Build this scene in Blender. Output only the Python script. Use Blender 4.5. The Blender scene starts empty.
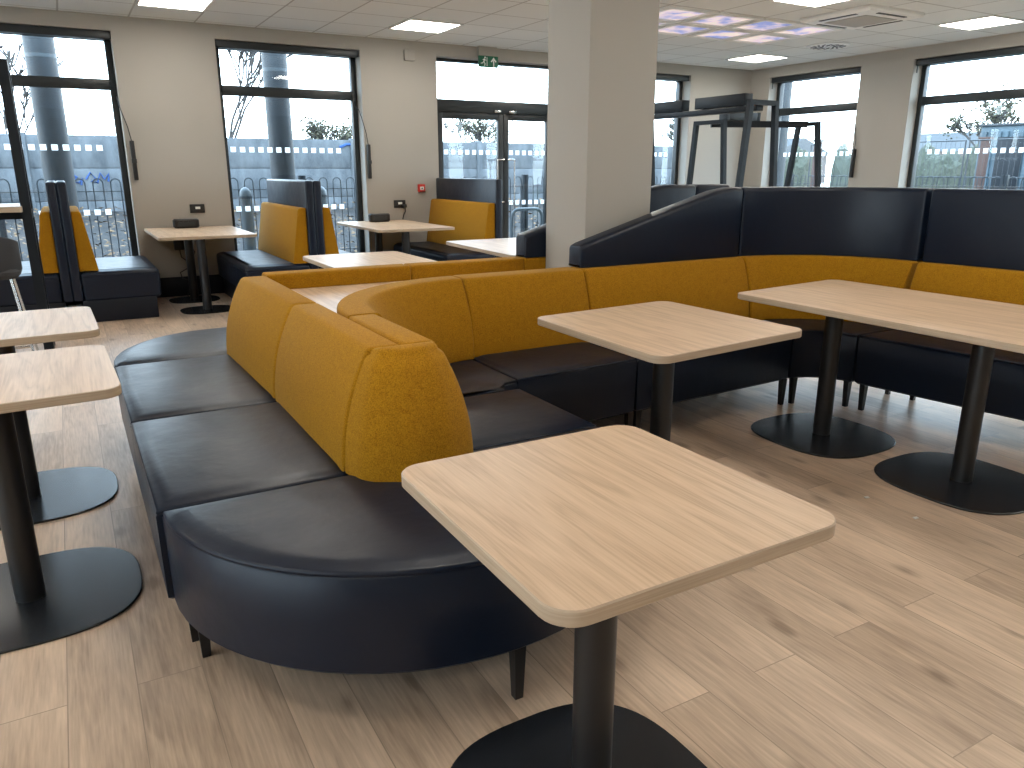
import bpy, bmesh, math, random
from mathutils import Vector, Matrix
PI = math.pi
S = bpy.context.scene
COL = S.collection

# ------------------------------------------------------------------ camera
cam = bpy.data.cameras.new('camera'); cam_o = bpy.data.objects.new('camera', cam); COL.objects.link(cam_o)
cam.sensor_fit = 'HORIZONTAL'; cam.sensor_width = 36.0; cam.lens = 36.0 * 765.0 / 1024.0
cam.clip_start = 0.02; cam.clip_end = 300
YAW, PIT, CAMH = math.radians(29.74), math.radians(15.69), 1.34
cam_o.location = (0, 0, CAMH); cam_o.rotation_euler = (PI/2 - PIT, 0, -YAW)
S.camera = cam_o

# ------------------------------------------------------------------ sky, exposure, lamp strength
SKY_STRENGTH = 10.0
PANEL_STRENGTH = 19.5
S.view_settings.view_transform = 'Standard'; S.view_settings.look = 'None'
S.view_settings.exposure = 0.0; S.view_settings.gamma = 1.0; S.view_settings.use_curve_mapping = False
w = bpy.data.worlds.new('overcast_sky'); S.world = w; w.use_nodes = True
nt = w.node_tree; nt.nodes.clear()
wo = nt.nodes.new('ShaderNodeOutputWorld'); wb = nt.nodes.new('ShaderNodeBackground')
tc = nt.nodes.new('ShaderNodeTexCoord'); sx = nt.nodes.new('ShaderNodeSeparateXYZ'); cr = nt.nodes.new('ShaderNodeValToRGB')
cr.color_ramp.elements[0].position = 0.0; cr.color_ramp.elements[0].color = (0.88, 0.95, 1.0, 1)
cr.color_ramp.elements[1].position = 0.6; cr.color_ramp.elements[1].color = (0.62, 0.80, 1.0, 1)
nt.links.new(tc.outputs['Generated'], sx.inputs[0]); nt.links.new(sx.outputs['Z'], cr.inputs[0])
nt.links.new(cr.outputs[0], wb.inputs['Color']); wb.inputs['Strength'].default_value = SKY_STRENGTH
nt.links.new(wb.outputs[0], wo.inputs[0])
S.cycles.use_denoising = True
S.cycles.max_bounces = 8; S.cycles.diffuse_bounces = 5; S.cycles.transparent_max_bounces = 16
S.cycles.caustics_reflective = False; S.cycles.caustics_refractive = False
S.cycles.sample_clamp_indirect = 6.0

# ------------------------------------------------------------------ room numbers
WY, WX, CZ = 9.05, 9.38, 2.79        # back wall, right wall, ceiling
LX, FY = -6.5, -4.5                  # left wall, front wall
WT = 0.32                            # wall thickness
TX, TY = 0.195, 8.35                 # ceiling grid origin
PX, PY = 0.61, 0.60                  # ceiling grid pitch
def cell(k, r): return (TX + PX*k, TY - PY*(r+1))   # lower-left corner of a tile

# ------------------------------------------------------------------ materials
def new_mat(name):
    m = bpy.data.materials.new(name); m.use_nodes = True
    b = m.node_tree.nodes['Principled BSDF']; return m, m.node_tree, b
def N(t, kind, **kw):
    n = t.nodes.new(kind)
    for k, v in kw.items(): setattr(n, k, v)
    return n
def plain(name, col, rough=0.5, metal=0.0, spec=0.5, bump=0.0, bscale=60, vary=0.0):
    m, t, b = new_mat(name)
    b.inputs['Base Color'].default_value = (*col, 1); b.inputs['Roughness'].default_value = rough
    b.inputs['Metallic'].default_value = metal; b.inputs['Specular IOR Level'].default_value = spec
    if bump or vary:
        c = N(t, 'ShaderNodeTexCoord'); n = N(t, 'ShaderNodeTexNoise'); n.inputs['Scale'].default_value = bscale; n.inputs['Detail'].default_value = 4
        t.links.new(c.outputs['Object'], n.inputs['Vector'])
        if bump:
            bp = N(t, 'ShaderNodeBump'); bp.inputs['Strength'].default_value = bump; bp.inputs['Distance'].default_value = 0.01
            t.links.new(n.outputs['Fac'], bp.inputs['Height']); t.links.new(bp.outputs[0], b.inputs['Normal'])
        if vary:
            r = N(t, 'ShaderNodeValToRGB'); r.color_ramp.elements[0].position = 0.3; r.color_ramp.elements[1].position = 0.7
            r.color_ramp.elements[0].color = (*[x*(1-vary) for x in col], 1); r.color_ramp.elements[1].color = (*[min(1, x*(1+vary)) for x in col], 1)
            t.links.new(n.outputs['Fac'], r.inputs[0]); t.links.new(r.outputs[0], b.inputs['Base Color'])
    return m
def emis(name, col, s):
    m, t, b = new_mat(name); b.inputs['Base Color'].default_value = (0.8, 0.8, 0.8, 1)
    b.inputs['Emission Color'].default_value = (*col, 1); b.inputs['Emission Strength'].default_value = s; return m
def wood_mat(name, c0, c1, c2, rough=0.38, sc1=(9.0, 0.75, 9.0), sc2=(220, 6, 220)):
    m, t, b = new_mat(name)
    c = N(t, 'ShaderNodeTexCoord'); oi = N(t, 'ShaderNodeObjectInfo')
    ad = N(t, 'ShaderNodeVectorMath', operation='MULTIPLY_ADD')
    cb = N(t, 'ShaderNodeCombineXYZ'); 
    for i in range(3): t.links.new(oi.outputs['Random'], cb.inputs[i])
    ad.inputs[1].default_value = (3.7, 5.1, 2.3)
    t.links.new(cb.outputs[0], ad.inputs[0]); t.links.new(c.outputs['Object'], ad.inputs[2])
    mp = N(t, 'ShaderNodeMapping'); mp.inputs['Scale'].default_value = sc1; t.links.new(ad.outputs[0], mp.inputs['Vector'])
    n1 = N(t, 'ShaderNodeTexNoise'); n1.inputs['Scale'].default_value = 1.6; n1.inputs['Detail'].default_value = 3; n1.inputs['Distortion'].default_value = 0.6
    t.links.new(mp.outputs[0], n1.inputs['Vector'])
    mu = N(t, 'ShaderNodeMath', operation='MULTIPLY'); mu.inputs[1].default_value = 9.0; t.links.new(n1.outputs['Fac'], mu.inputs[0])
    fr = N(t, 'ShaderNodeMath', operation='PINGPONG'); fr.inputs[1].default_value = 1.0; t.links.new(mu.outputs[0], fr.inputs[0])
    mp2 = N(t, 'ShaderNodeMapping'); mp2.inputs['Scale'].default_value = sc2; t.links.new(ad.outputs[0], mp2.inputs['Vector'])
    n2 = N(t, 'ShaderNodeTexNoise'); n2.inputs['Scale'].default_value = 1.0; n2.inputs['Detail'].default_value = 2; t.links.new(mp2.outputs[0], n2.inputs['Vector'])
    mx = N(t, 'ShaderNodeMix'); mx.data_type = 'FLOAT'; mx.inputs['Factor'].default_value = 0.68
    t.links.new(fr.outputs[0], mx.inputs[2]); t.links.new(n2.outputs['Fac'], mx.inputs[3])
    r = N(t, 'ShaderNodeValToRGB'); e = r.color_ramp.elements
    e[0].position = 0.15; e[0].color = (*c0, 1); e[1].position = 0.85; e[1].color = (*c2, 1)
    k = e.new(0.5); k.color = (*c1, 1)
    t.links.new(mx.outputs[0], r.inputs[0]); t.links.new(r.outputs[0], b.inputs['Base Color'])
    b.inputs['Roughness'].default_value = rough
    return m
def floor_mat():
    m, t, b = new_mat('oak_plank_vinyl')
    c = N(t, 'ShaderNodeTexCoord'); s = N(t, 'ShaderNodeSeparateXYZ'); cb = N(t, 'ShaderNodeCombineXYZ')
    t.links.new(c.outputs['Object'], s.inputs[0]); t.links.new(s.outputs['Y'], cb.inputs['X']); t.links.new(s.outputs['X'], cb.inputs['Y'])
    br = N(t, 'ShaderNodeTexBrick'); br.offset = 0.37; br.offset_frequency = 2
    br.inputs['Scale'].default_value = 1.0; br.inputs['Brick Width'].default_value = 1.25; br.inputs['Row Height'].default_value = 0.165
    br.inputs['Mortar Size'].default_value = 0.0016; br.inputs['Mortar Smooth'].default_value = 0.3; br.inputs['Bias'].default_value = 0.0
    br.inputs['Color1'].default_value = (0, 0, 0, 1); br.inputs['Color2'].default_value = (1, 1, 1, 1); br.inputs['Mortar'].default_value = (0.5, 0.5, 0.5, 1)
    t.links.new(cb.outputs[0], br.inputs['Vector'])
    off = N(t, 'ShaderNodeVectorMath', operation='MULTIPLY_ADD'); off.inputs[1].default_value = (17.0, 31.0, 7.0)
    t.links.new(br.outputs['Color'], off.inputs[0]); t.links.new(c.outputs['Object'], off.inputs[2])
    mp = N(t, 'ShaderNodeMapping'); mp.inputs['Scale'].default_value = (8.0, 1.1, 1.0); t.links.new(off.outputs[0], mp.inputs['Vector'])
    n1 = N(t, 'ShaderNodeTexNoise'); n1.inputs['Scale'].default_value = 1.5; n1.inputs['Detail'].default_value = 4; n1.inputs['Distortion'].default_value = 0.9
    t.links.new(mp.outputs[0], n1.inputs['Vector'])
    mu = N(t, 'ShaderNodeMath', operation='MULTIPLY'); mu.inputs[1].default_value = 7.0; t.links.new(n1.outputs['Fac'], mu.inputs[0])
    fr = N(t, 'ShaderNodeMath', operation='PINGPONG'); fr.inputs[1].default_value = 1.0; t.links.new(mu.outputs[0], fr.inputs[0])
    mp2 = N(t, 'ShaderNodeMapping'); mp2.inputs['Scale'].default_value = (120, 7, 1); t.links.new(off.outputs[0], mp2.inputs['Vector'])
    n2 = N(t, 'ShaderNodeTexNoise'); n2.inputs['Scale'].default_value = 1.0; n2.inputs['Detail'].default_value = 3; t.links.new(mp2.outputs[0], n2.inputs['Vector'])
    mp3 = N(t, 'ShaderNodeMapping'); mp3.inputs['Scale'].default_value = (6, 1.6, 1); t.links.new(off.outputs[0], mp3.inputs['Vector'])
    n3 = N(t, 'ShaderNodeTexNoise'); n3.inputs['Scale'].default_value = 1.3; n3.inputs['Detail'].default_value = 5; t.links.new(mp3.outputs[0], n3.inputs['Vector'])
    a1 = N(t, 'ShaderNodeMath', operation='MULTIPLY_ADD'); a1.inputs[1].default_value = 0.10; a1.inputs[2].default_value = 0.0; t.links.new(fr.outputs[0], a1.inputs[0])
    a2 = N(t, 'ShaderNodeMath', operation='MULTIPLY_ADD'); a2.inputs[1].default_value = 0.48; t.links.new(n2.outputs['Fac'], a2.inputs[0]); t.links.new(a1.outputs[0], a2.inputs[2])
    a3 = N(t, 'ShaderNodeMath', operation='MULTIPLY_ADD'); a3.inputs[1].default_value = 0.58; t.links.new(n3.outputs['Fac'], a3.inputs[0]); t.links.new(a2.outputs[0], a3.inputs[2])
    mp4 = N(t, 'ShaderNodeMapping'); mp4.inputs['Scale'].default_value = (3.4, 1.5, 1); t.links.new(off.outputs[0], mp4.inputs['Vector'])
    vo = N(t, 'ShaderNodeTexVoronoi'); vo.voronoi_dimensions = '2D'; vo.inputs['Scale'].default_value = 1.0; t.links.new(mp4.outputs[0], vo.inputs['Vector'])
    kr = N(t, 'ShaderNodeMapRange'); kr.inputs['From Min'].default_value = 0.015; kr.inputs['From Max'].default_value = 0.10; kr.inputs['To Min'].default_value = -0.30; kr.inputs['To Max'].default_value = 0.0
    t.links.new(vo.outputs['Distance'], kr.inputs['Value'])
    ak = N(t, 'ShaderNodeMath', operation='ADD'); t.links.new(kr.outputs[0], ak.inputs[0])
    sp = N(t, 'ShaderNodeSeparateColor'); t.links.new(br.outputs['Color'], sp.inputs[0])
    a4 = N(t, 'ShaderNodeMath', operation='MULTIPLY_ADD'); a4.inputs[1].default_value = 0.22; t.links.new(sp.outputs[0], a4.inputs[0]); t.links.new(a3.outputs[0], ak.inputs[1]); t.links.new(ak.outputs[0], a4.inputs[2])
    r = N(t, 'ShaderNodeValToRGB'); e = r.color_ramp.elements
    e[0].position = 0.35; e[0].color = (0.275, 0.198, 0.140, 1); e[1].position = 1.0; e[1].color = (0.74, 0.57, 0.425, 1)
    k = e.new(0.66); k.color = (0.505, 0.38, 0.28, 1)
    t.links.new(a4.outputs[0], r.inputs[0])
    mm = N(t, 'ShaderNodeMix'); mm.data_type = 'RGBA'; mm.inputs[7].default_value = (0.17, 0.13, 0.098, 1)
    f = N(t, 'ShaderNodeMath', operation='MULTIPLY'); f.inputs[1].default_value = 0.6
    t.links.new(br.outputs['Fac'], f.inputs[0]); t.links.new(f.outputs[0], mm.inputs[0]); t.links.new(r.outputs[0], mm.inputs[6])
    t.links.new(mm.outputs[2], b.inputs['Base Color'])
    b.inputs['Roughness'].default_value = 0.42; b.inputs['Specular IOR Level'].default_value = 0.45
    bp = N(t, 'ShaderNodeBump'); bp.inputs['Strength'].default_value = 0.08; bp.inputs['Distance'].default_value = 0.004
    t.links.new(a3.outputs[0], bp.inputs['Height']); t.links.new(bp.outputs[0], b.inputs['Normal'])
    return m
def fabric_mat():
    m, t, b = new_mat('mustard_wool')
    c = N(t, 'ShaderNodeTexCoord')
    n = N(t, 'ShaderNodeTexNoise'); n.inputs['Scale'].default_value = 260; n.inputs['Detail'].default_value = 3
    n0 = N(t, 'ShaderNodeTexNoise'); n0.inputs['Scale'].default_value = 45; n0.inputs['Detail'].default_value = 4
    t.links.new(c.outputs['Object'], n.inputs['Vector']); t.links.new(c.outputs['Object'], n0.inputs['Vector'])
    mx = N(t, 'ShaderNodeMix'); mx.data_type = 'FLOAT'; mx.inputs[0].default_value = 0.15
    t.links.new(n.outputs['Fac'], mx.inputs[2]); t.links.new(n0.outputs['Fac'], mx.inputs[3])
    r = N(t, 'ShaderNodeValToRGB'); e = r.color_ramp.elements
    e[0].position = 0.33; e[0].color = (0.225, 0.095, 0.002, 1); e[1].position = 0.68; e[1].color = (0.44, 0.21, 0.008, 1)
    t.links.new(mx.outputs[0], r.inputs[0]); t.links.new(r.outputs[0], b.inputs['Base Color'])
    b.inputs['Roughness'].default_value = 0.9; b.inputs['Specular IOR Level'].default_value = 0.15
    b.inputs['Sheen Weight'].default_value = 0.12; b.inputs['Sheen Roughness'].default_value = 0.5; b.inputs['Sheen Tint'].default_value = (1.0, 0.8, 0.4, 1)
    bp = N(t, 'ShaderNodeBump'); bp.inputs['Strength'].default_value = 0.25; bp.inputs['Distance'].default_value = 0.002
    t.links.new(n.outputs['Fac'], bp.inputs['Height']); t.links.new(bp.outputs[0], b.inputs['Normal'])
    return m
def leather_mat(name, col, rough):
    m, t, b = new_mat(name)
    c = N(t, 'ShaderNodeTexCoord'); v = N(t, 'ShaderNodeTexVoronoi'); v.inputs['Scale'].default_value = 420
    n = N(t, 'ShaderNodeTexNoise'); n.inputs['Scale'].default_value = 9; n.inputs['Detail'].default_value = 3
    t.links.new(c.outputs['Object'], v.inputs['Vector']); t.links.new(c.outputs['Object'], n.inputs['Vector'])
    b.inputs['Base Color'].default_value = (*col, 1); b.inputs['Specular IOR Level'].default_value = 0.34
    mr = N(t, 'ShaderNodeMapRange'); mr.inputs['To Min'].default_value = rough - 0.06; mr.inputs['To Max'].default_value = rough + 0.06
    t.links.new(n.outputs['Fac'], mr.inputs['Value']); t.links.new(mr.outputs[0], b.inputs['Roughness'])
    b1 = N(t, 'ShaderNodeBump'); b1.inputs['Strength'].default_value = 0.12; b1.inputs['Distance'].default_value = 0.001
    b2 = N(t, 'ShaderNodeBump'); b2.inputs['Strength'].default_value = 0.25; b2.inputs['Distance'].default_value = 0.012
    t.links.new(v.outputs['Distance'], b1.inputs['Height']); t.links.new(n.outputs['Fac'], b2.inputs['Height'])
    t.links.new(b1.outputs[0], b2.inputs['Normal']); t.links.new(b2.outputs[0], b.inputs['Normal'])
    return m
def glass_mat(name, tint, refl=1.0):
    m, t, b = new_mat(name); t.nodes.remove(b)
    o = t.nodes['Material Output']; tr = N(t, 'ShaderNodeBsdfTransparent'); tr.inputs[0].default_value = (*tint, 1)
    gl = N(t, 'ShaderNodeBsdfGlossy'); gl.inputs['Roughness'].default_value = 0.02
    lw = N(t, 'ShaderNodeLayerWeight'); lw.inputs['Blend'].default_value = 0.5
    pw = N(t, 'ShaderNodeMath', operation='POWER'); pw.inputs[1].default_value = 5.0; t.links.new(lw.outputs['Facing'], pw.inputs[0])
    fr = N(t, 'ShaderNodeMath', operation='MULTIPLY_ADD'); fr.inputs[1].default_value = 0.8; fr.inputs[2].default_value = 0.035; t.links.new(pw.outputs[0], fr.inputs[0])
    mx = N(t, 'ShaderNodeMixShader'); t.links.new(fr.outputs[0], mx.inputs[0]); t.links.new(tr.outputs[0], mx.inputs[1]); t.links.new(gl.outputs[0], mx.inputs[2])
    t.links.new(mx.outputs[0], o.inputs['Surface']); return m
def sky_panel_mat():
    m, t, b = new_mat('printed_cloud_panel')
    c = N(t, 'ShaderNodeTexCoord'); oi = N(t, 'ShaderNodeObjectInfo'); ad = N(t, 'ShaderNodeVectorMath', operation='MULTIPLY_ADD')
    cb = N(t, 'ShaderNodeCombineXYZ')
    for i in range(3): t.links.new(oi.outputs['Random'], cb.inputs[i])
    ad.inputs[1].default_value = (13, 29, 5); t.links.new(cb.outputs[0], ad.inputs[0]); t.links.new(c.outputs['Object'], ad.inputs[2])
    n = N(t, 'ShaderNodeTexNoise'); n.inputs['Scale'].default_value = 4.0; n.inputs['Detail'].default_value = 6; t.links.new(ad.outputs[0], n.inputs['Vector'])
    r = N(t, 'ShaderNodeValToRGB'); e = r.color_ramp.elements
    e[0].position = 0.38; e[0].color = (0.20, 0.27, 0.62, 1); e[1].position = 0.57; e[1].color = (0.95, 0.76, 0.66, 1)
    k = e.new(0.5); k.color = (0.80, 0.64, 0.70, 1)
    t.links.new(n.outputs['Fac'], r.inputs[0]); t.links.new(r.outputs[0], b.inputs['Emission Color']); b.inputs['Emission Strength'].default_value = 0.85
    b.inputs['Base Color'].default_value = (0.2, 0.2, 0.25, 1)
    return m
def ceil_mat():
    m, t, b = new_mat('mineral_ceiling_tiles')
    c = N(t, 'ShaderNodeTexCoord'); mp = N(t, 'ShaderNodeMapping'); mp.inputs['Location'].default_value = (-TX, -TY, 0)
    t.links.new(c.outputs['Object'], mp.inputs['Vector'])
    br = N(t, 'ShaderNodeTexBrick'); br.offset = 0.0; br.inputs['Scale'].default_value = 1.0
    br.inputs['Brick Width'].default_value = PX; br.inputs['Row Height'].default_value = PY; br.inputs['Mortar Size'].default_value = 0.009; br.inputs['Mortar Smooth'].default_value = 0.1
    br.inputs['Color1'].default_value = (0.70, 0.73, 0.74, 1); br.inputs['Color2'].default_value = (0.74, 0.77, 0.78, 1); br.inputs['Mortar'].default_value = (0.42, 0.43, 0.43, 1)
    t.links.new(mp.outputs[0], br.inputs['Vector'])
    n = N(t, 'ShaderNodeTexNoise'); n.inputs['Scale'].default_value = 120; t.links.new(c.outputs['Object'], n.inputs['Vector'])
    bp = N(t, 'ShaderNodeBump'); bp.inputs['Strength'].default_value = 0.15; bp.inputs['Distance'].default_value = 0.003
    t.links.new(n.outputs['Fac'], bp.inputs['Height']); t.links.new(bp.outputs[0], b.inputs['Normal'])
    t.links.new(br.outputs['Color'], b.inputs['Base Color']); b.inputs['Roughness'].default_value = 0.9
    return m
def concrete_panel_mat():
    m, t, b = new_mat('weathered_concrete_panels')
    c = N(t, 'ShaderNodeTexCoord'); n = N(t, 'ShaderNodeTexNoise'); n.inputs['Scale'].default_value = 3.4; n.inputs['Detail'].default_value = 9; n.inputs['Roughness'].default_value = 0.65
    mp = N(t, 'ShaderNodeMapping'); mp.inputs['Scale'].default_value = (1, 1, 0.5); t.links.new(c.outputs['Object'], mp.inputs[0]); t.links.new(mp.outputs[0], n.inputs['Vector'])
    r = N(t, 'ShaderNodeValToRGB'); e = r.color_ramp.elements
    e[0].position = 0.3; e[0].color = (0.052, 0.060, 0.068, 1); e[1].position = 0.7; e[1].color = (0.15, 0.163, 0.175, 1)  # bluish cast of window glass and haze is put into the grey
    t.links.new(n.outputs['Fac'], r.inputs[0]); t.links.new(r.outputs[0], b.inputs['Base Color']); b.inputs['Roughness'].default_value = 0.9
    return m
def litter_mat(name, cols):
    m, t, b = new_mat(name)
    c = N(t, 'ShaderNodeTexCoord'); n = N(t, 'ShaderNodeTexNoise'); n.inputs['Scale'].default_value = 7; n.inputs['Detail'].default_value = 8; n.inputs['Roughness'].default_value = 0.75
    t.links.new(c.outputs['Object'], n.inputs['Vector'])
    r = N(t, 'ShaderNodeValToRGB'); e = r.color_ramp.elements
    e[0].position = 0.3; e[0].color = (*cols[0], 1); e[1].position = 0.72; e[1].color = (*cols[-1], 1)
    for i, q in enumerate(cols[1:-1]): k = e.new(0.3 + 0.42*(i+1)/(len(cols)-1)); k.color = (*q, 1)
    t.links.new(n.outputs['Fac'], r.inputs[0]); t.links.new(r.outputs[0], b.inputs['Base Color']); b.inputs['Roughness'].default_value = 0.95
    return m

M = {}
M['floor'] = floor_mat(); M['ceil'] = ceil_mat()
M['wall'] = plain('warm_white_paint', (0.38, 0.36, 0.325), 0.75, bump=0.05, bscale=220)
M['skirt'] = plain('navy_skirting', (0.006, 0.008, 0.014), 0.5, spec=0.3)
M['frame'] = plain('anthracite_aluminium', (0.016, 0.021, 0.024), 0.4)
M['blackmetal'] = plain('black_powder_coat', (0.011, 0.011, 0.012), 0.38, bump=0.03, bscale=500)
M['bluemetal'] = plain('satin_black_steel', (0.007, 0.010, 0.014), 0.45, spec=0.25)
M['plate'] = plain('satin_black_plate', (0.010, 0.012, 0.016), 0.27, spec=0.5)
M['oak'] = wood_mat('light_oak_laminate', (0.42, 0.285, 0.18), (0.58, 0.415, 0.28), (0.68, 0.505, 0.35))
M['edge'] = wood_mat('oak_edge_band', (0.36, 0.27, 0.185), (0.43, 0.33, 0.235), (0.49, 0.385, 0.28), 0.5, (1.2, 1.2, 60.0), (5, 5, 420))
M['yellow'] = fabric_mat()
M['navy'] = leather_mat('navy_leather', (0.004, 0.009, 0.022), 0.37)
M['navyside'] = M['navy']
M['stitch'] = plain('mustard_stitch', (0.30, 0.14, 0.01), 0.9)
M['white'] = plain('white_plastic', (0.8, 0.8, 0.78), 0.4)
M['steel'] = plain('brushed_steel', (0.6, 0.6, 0.6), 0.25, metal=1.0)
M['black'] = plain('black_plastic', (0.012, 0.012, 0.013), 0.45)
M['glass'] = glass_mat('clear_glass', (0.90, 0.95, 0.97))
M['dots'], t_, b_ = new_mat('white_vinyl_film')
t_.nodes.remove(b_); tl_ = N(t_, 'ShaderNodeBsdfTranslucent'); df_ = N(t_, 'ShaderNodeBsdfDiffuse'); mx_ = N(t_, 'ShaderNodeMixShader'); mx_.inputs[0].default_value = 0.25
tl_.inputs[0].default_value = (0.92, 0.92, 0.92, 1); df_.inputs[0].default_value = (0.9, 0.9, 0.9, 1)
t_.links.new(tl_.outputs[0], mx_.inputs[1]); t_.links.new(df_.outputs[0], mx_.inputs[2]); t_.links.new(mx_.outputs[0], t_.nodes['Material Output'].inputs[0])
M['led'] = emis('led_diffuser', (1.0, 0.94, 0.84), PANEL_STRENGTH)
M['sky'] = sky_panel_mat()
M['grille'] = plain('air_grille', (0.42, 0.41, 0.39), 0.7, bump=0.4, bscale=150)
M['red'] = plain('red_plastic', (0.55, 0.03, 0.02), 0.4)
M['green'] = plain('sign_green', (0.01, 0.13, 0.07), 0.4)
M['signwhite'] = plain('sign_white', (0.85, 0.88, 0.85), 0.5)
M['stool'] = plain('charcoal_upholstery', (0.03, 0.03, 0.033), 0.8, bump=0.2, bscale=300)
M['concrete'] = concrete_panel_mat()
M['paving'] = plain('grey_paving', (0.13, 0.14, 0.15), 0.8, vary=0.2, bscale=3)
M['bank'] = litter_mat('leafy_bank', [(0.008, 0.010, 0.011), (0.018, 0.017, 0.017), (0.034, 0.031, 0.029), (0.055, 0.039, 0.025)])
M['grass'] = litter_mat('grass', [(0.018, 0.03, 0.008), (0.035, 0.055, 0.016), (0.055, 0.08, 0.03)])
M['galv'] = plain('grey_painted_steel', (0.024, 0.03, 0.036), 0.5, vary=0.2, bscale=6)
M['rail'] = plain('dark_railing_paint', (0.012, 0.017, 0.022), 0.5)
M['bollard'] = plain('pale_grey_bollard', (0.065, 0.08, 0.09), 0.4)
M['bark'] = plain('grey_bark', (0.05, 0.045, 0.042), 0.9, vary=0.3, bscale=20)
M['leaf'] = plain('dull_green_leaves', (0.045, 0.052, 0.036), 0.8, vary=0.4, bscale=8)
M['leafy'] = plain('yellowing_leaves', (0.075, 0.07, 0.04), 0.8, vary=0.4, bscale=8)
M['fallen'] = plain('fallen_leaves', (0.15, 0.09, 0.045), 0.8, vary=0.4, bscale=8)
M['graffiti'] = plain('blue_spray_paint', (0.02, 0.07, 0.22), 0.7)
M['brickred'] = plain('rusty_brown_paint', (0.065, 0.035, 0.028), 0.8)
M['bluepaint'] = plain('pale_blue_steel', (0.05, 0.08, 0.10), 0.6, vary=0.2, bscale=4)
M['roof'] = plain('grey_slate', (0.05, 0.056, 0.062), 0.9, vary=0.2, bscale=6)
M['brick'] = plain('distant_brick', (0.07, 0.062, 0.06), 0.9, vary=0.2, bscale=8)

# ------------------------------------------------------------------ mesh helpers
WMAT = {}
def empty(name, loc, rz=0.0, label=None, cat=None, group=None, kind=None):
    o = bpy.data.objects.new(name, None); COL.objects.link(o); o.empty_display_size = 0.1
    o.location = loc; o.rotation_euler = (0, 0, rz); WMAT[o.name] = Matrix.Translation(loc) @ Matrix.Rotation(rz, 4, 'Z')
    tag(o, label, cat, group, kind); return o
def tag(o, label=None, cat=None, group=None, kind=None):
    if label: o['label'] = label
    if cat: o['category'] = cat
    if group: o['group'] = group
    if kind: o['kind'] = kind
    return o
def root_mat(p):
    m = Matrix.Identity(4)
    while p is not None:
        if p.name in WMAT: m = WMAT[p.name] @ m
        p = p.parent
    return m
def out(name, bm, mat, parent=None, sharp=35, origin=None, local=False):
    """turn a bmesh written in world space (or local=True) into one object"""
    bmesh.ops.recalc_face_normals(bm, faces=bm.faces[:])
    if sharp is not None:
        lim = math.radians(sharp)
        for f in bm.faces: f.smooth = True
        for e in bm.edges:
            if len(e.link_faces) != 2 or e.calc_face_angle(0) > lim: e.smooth = False
    me = bpy.data.meshes.new(name)
    mats = mat if isinstance(mat, (list, tuple)) else [mat]
    if not local:
        if parent is not None: bm.transform(root_mat(parent).inverted())
        elif origin is not None: bm.transform(Matrix.Translation(-Vector(origin)))
    bm.to_mesh(me); bm.free()
    for q in mats: me.materials.append(q)
    o = bpy.data.objects.new(name, me); COL.objects.link(o)
    if parent is not None: o.parent = parent
    elif origin is not None and not local: o.location = origin
    return o
def add_box(bm, lo, hi, bev=0.0, mi=0, seg=2):
    vs = [bm.verts.new((x, y, z)) for x in (lo[0], hi[0]) for y in (lo[1], hi[1]) for z in (lo[2], hi[2])]
    fs = [bm.faces.new([vs[i] for i in q]) for q in ((0,1,3,2),(4,6,7,5),(0,4,5,1),(2,3,7,6),(0,2,6,4),(1,5,7,3))]
    for f in fs: f.material_index = mi
    if bev > 0:
        es = list({e for f in fs for e in f.edges})
        r = bmesh.ops.bevel(bm, geom=es, offset=bev, segments=seg, profile=0.5, affect='EDGES')
        for f in r['faces']: f.material_index = mi
def box_bm(lo, hi, bev=0.0):
    bm = bmesh.new(); add_box(bm, lo, hi, bev); return bm
def bridge(bm, a, b, mi=0, closed=True):
    n = len(a)
    for i in range(n if closed else n-1):
        j = (i+1) % n
        try: f = bm.faces.new((a[i], a[j], b[j], b[i])); f.material_index = mi
        except ValueError: pass
def ring(bm, pts): return [bm.verts.new(p) for p in pts]
def add_tube(bm, pts, r, seg=10, cap=True, mi=0):
    P = [Vector(p) for p in pts]; rs = r if isinstance(r, (list, tuple)) else [r]*len(P)
    prev = None; up = None
    for i, p in enumerate(P):
        if i == 0: d = P[1]-P[0]
        elif i == len(P)-1: d = P[-1]-P[-2]
        else: d = (P[i+1]-P[i]).normalized() + (P[i]-P[i-1]).normalized()
        d.normalize()
        if up is None:
            up = Vector((0, 0, 1)) if abs(d.z) < 0.9 else Vector((1, 0, 0))
        u = (up - d*up.dot(d)).normalized(); v = d.cross(u); up = u
        cur = ring(bm, [p + (u*math.cos(2*PI*k/seg) + v*math.sin(2*PI*k/seg))*rs[i] for k in range(seg)])
        if prev: bridge(bm, prev, cur, mi)
        elif cap: f = bm.faces.new(cur[::-1]); f.material_index = mi
        prev = cur
    if cap: f = bm.faces.new(prev); f.material_index = mi
def add_bar(bm, a, b, wx, wy, ref=(0, 1, 0), mi=0, w2=None):
    """rectangular bar from a to b; wy measured along ref"""
    a, b = Vector(a), Vector(b); d = (b-a).normalized(); r = Vector(ref); v = (r - d*r.dot(d)).normalized(); u = v.cross(d)
    R = []
    for p, s in ((a, 1.0), (b, w2 or 1.0)):
        R.append(ring(bm, [p + u*sx*wx*s/2 + v*sy*wy*s/2 for sx, sy in ((-1,-1),(1,-1),(1,1),(-1,1))]))
    bridge(bm, R[0], R[1], mi); bm.faces.new(R[0][::-1]); bm.faces.new(R[1])
def poly_area(p): return 0.5*sum(p[i][0]*p[(i+1) % len(p)][1] - p[(i+1) % len(p)][0]*p[i][1] for i in range(len(p)))
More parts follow.
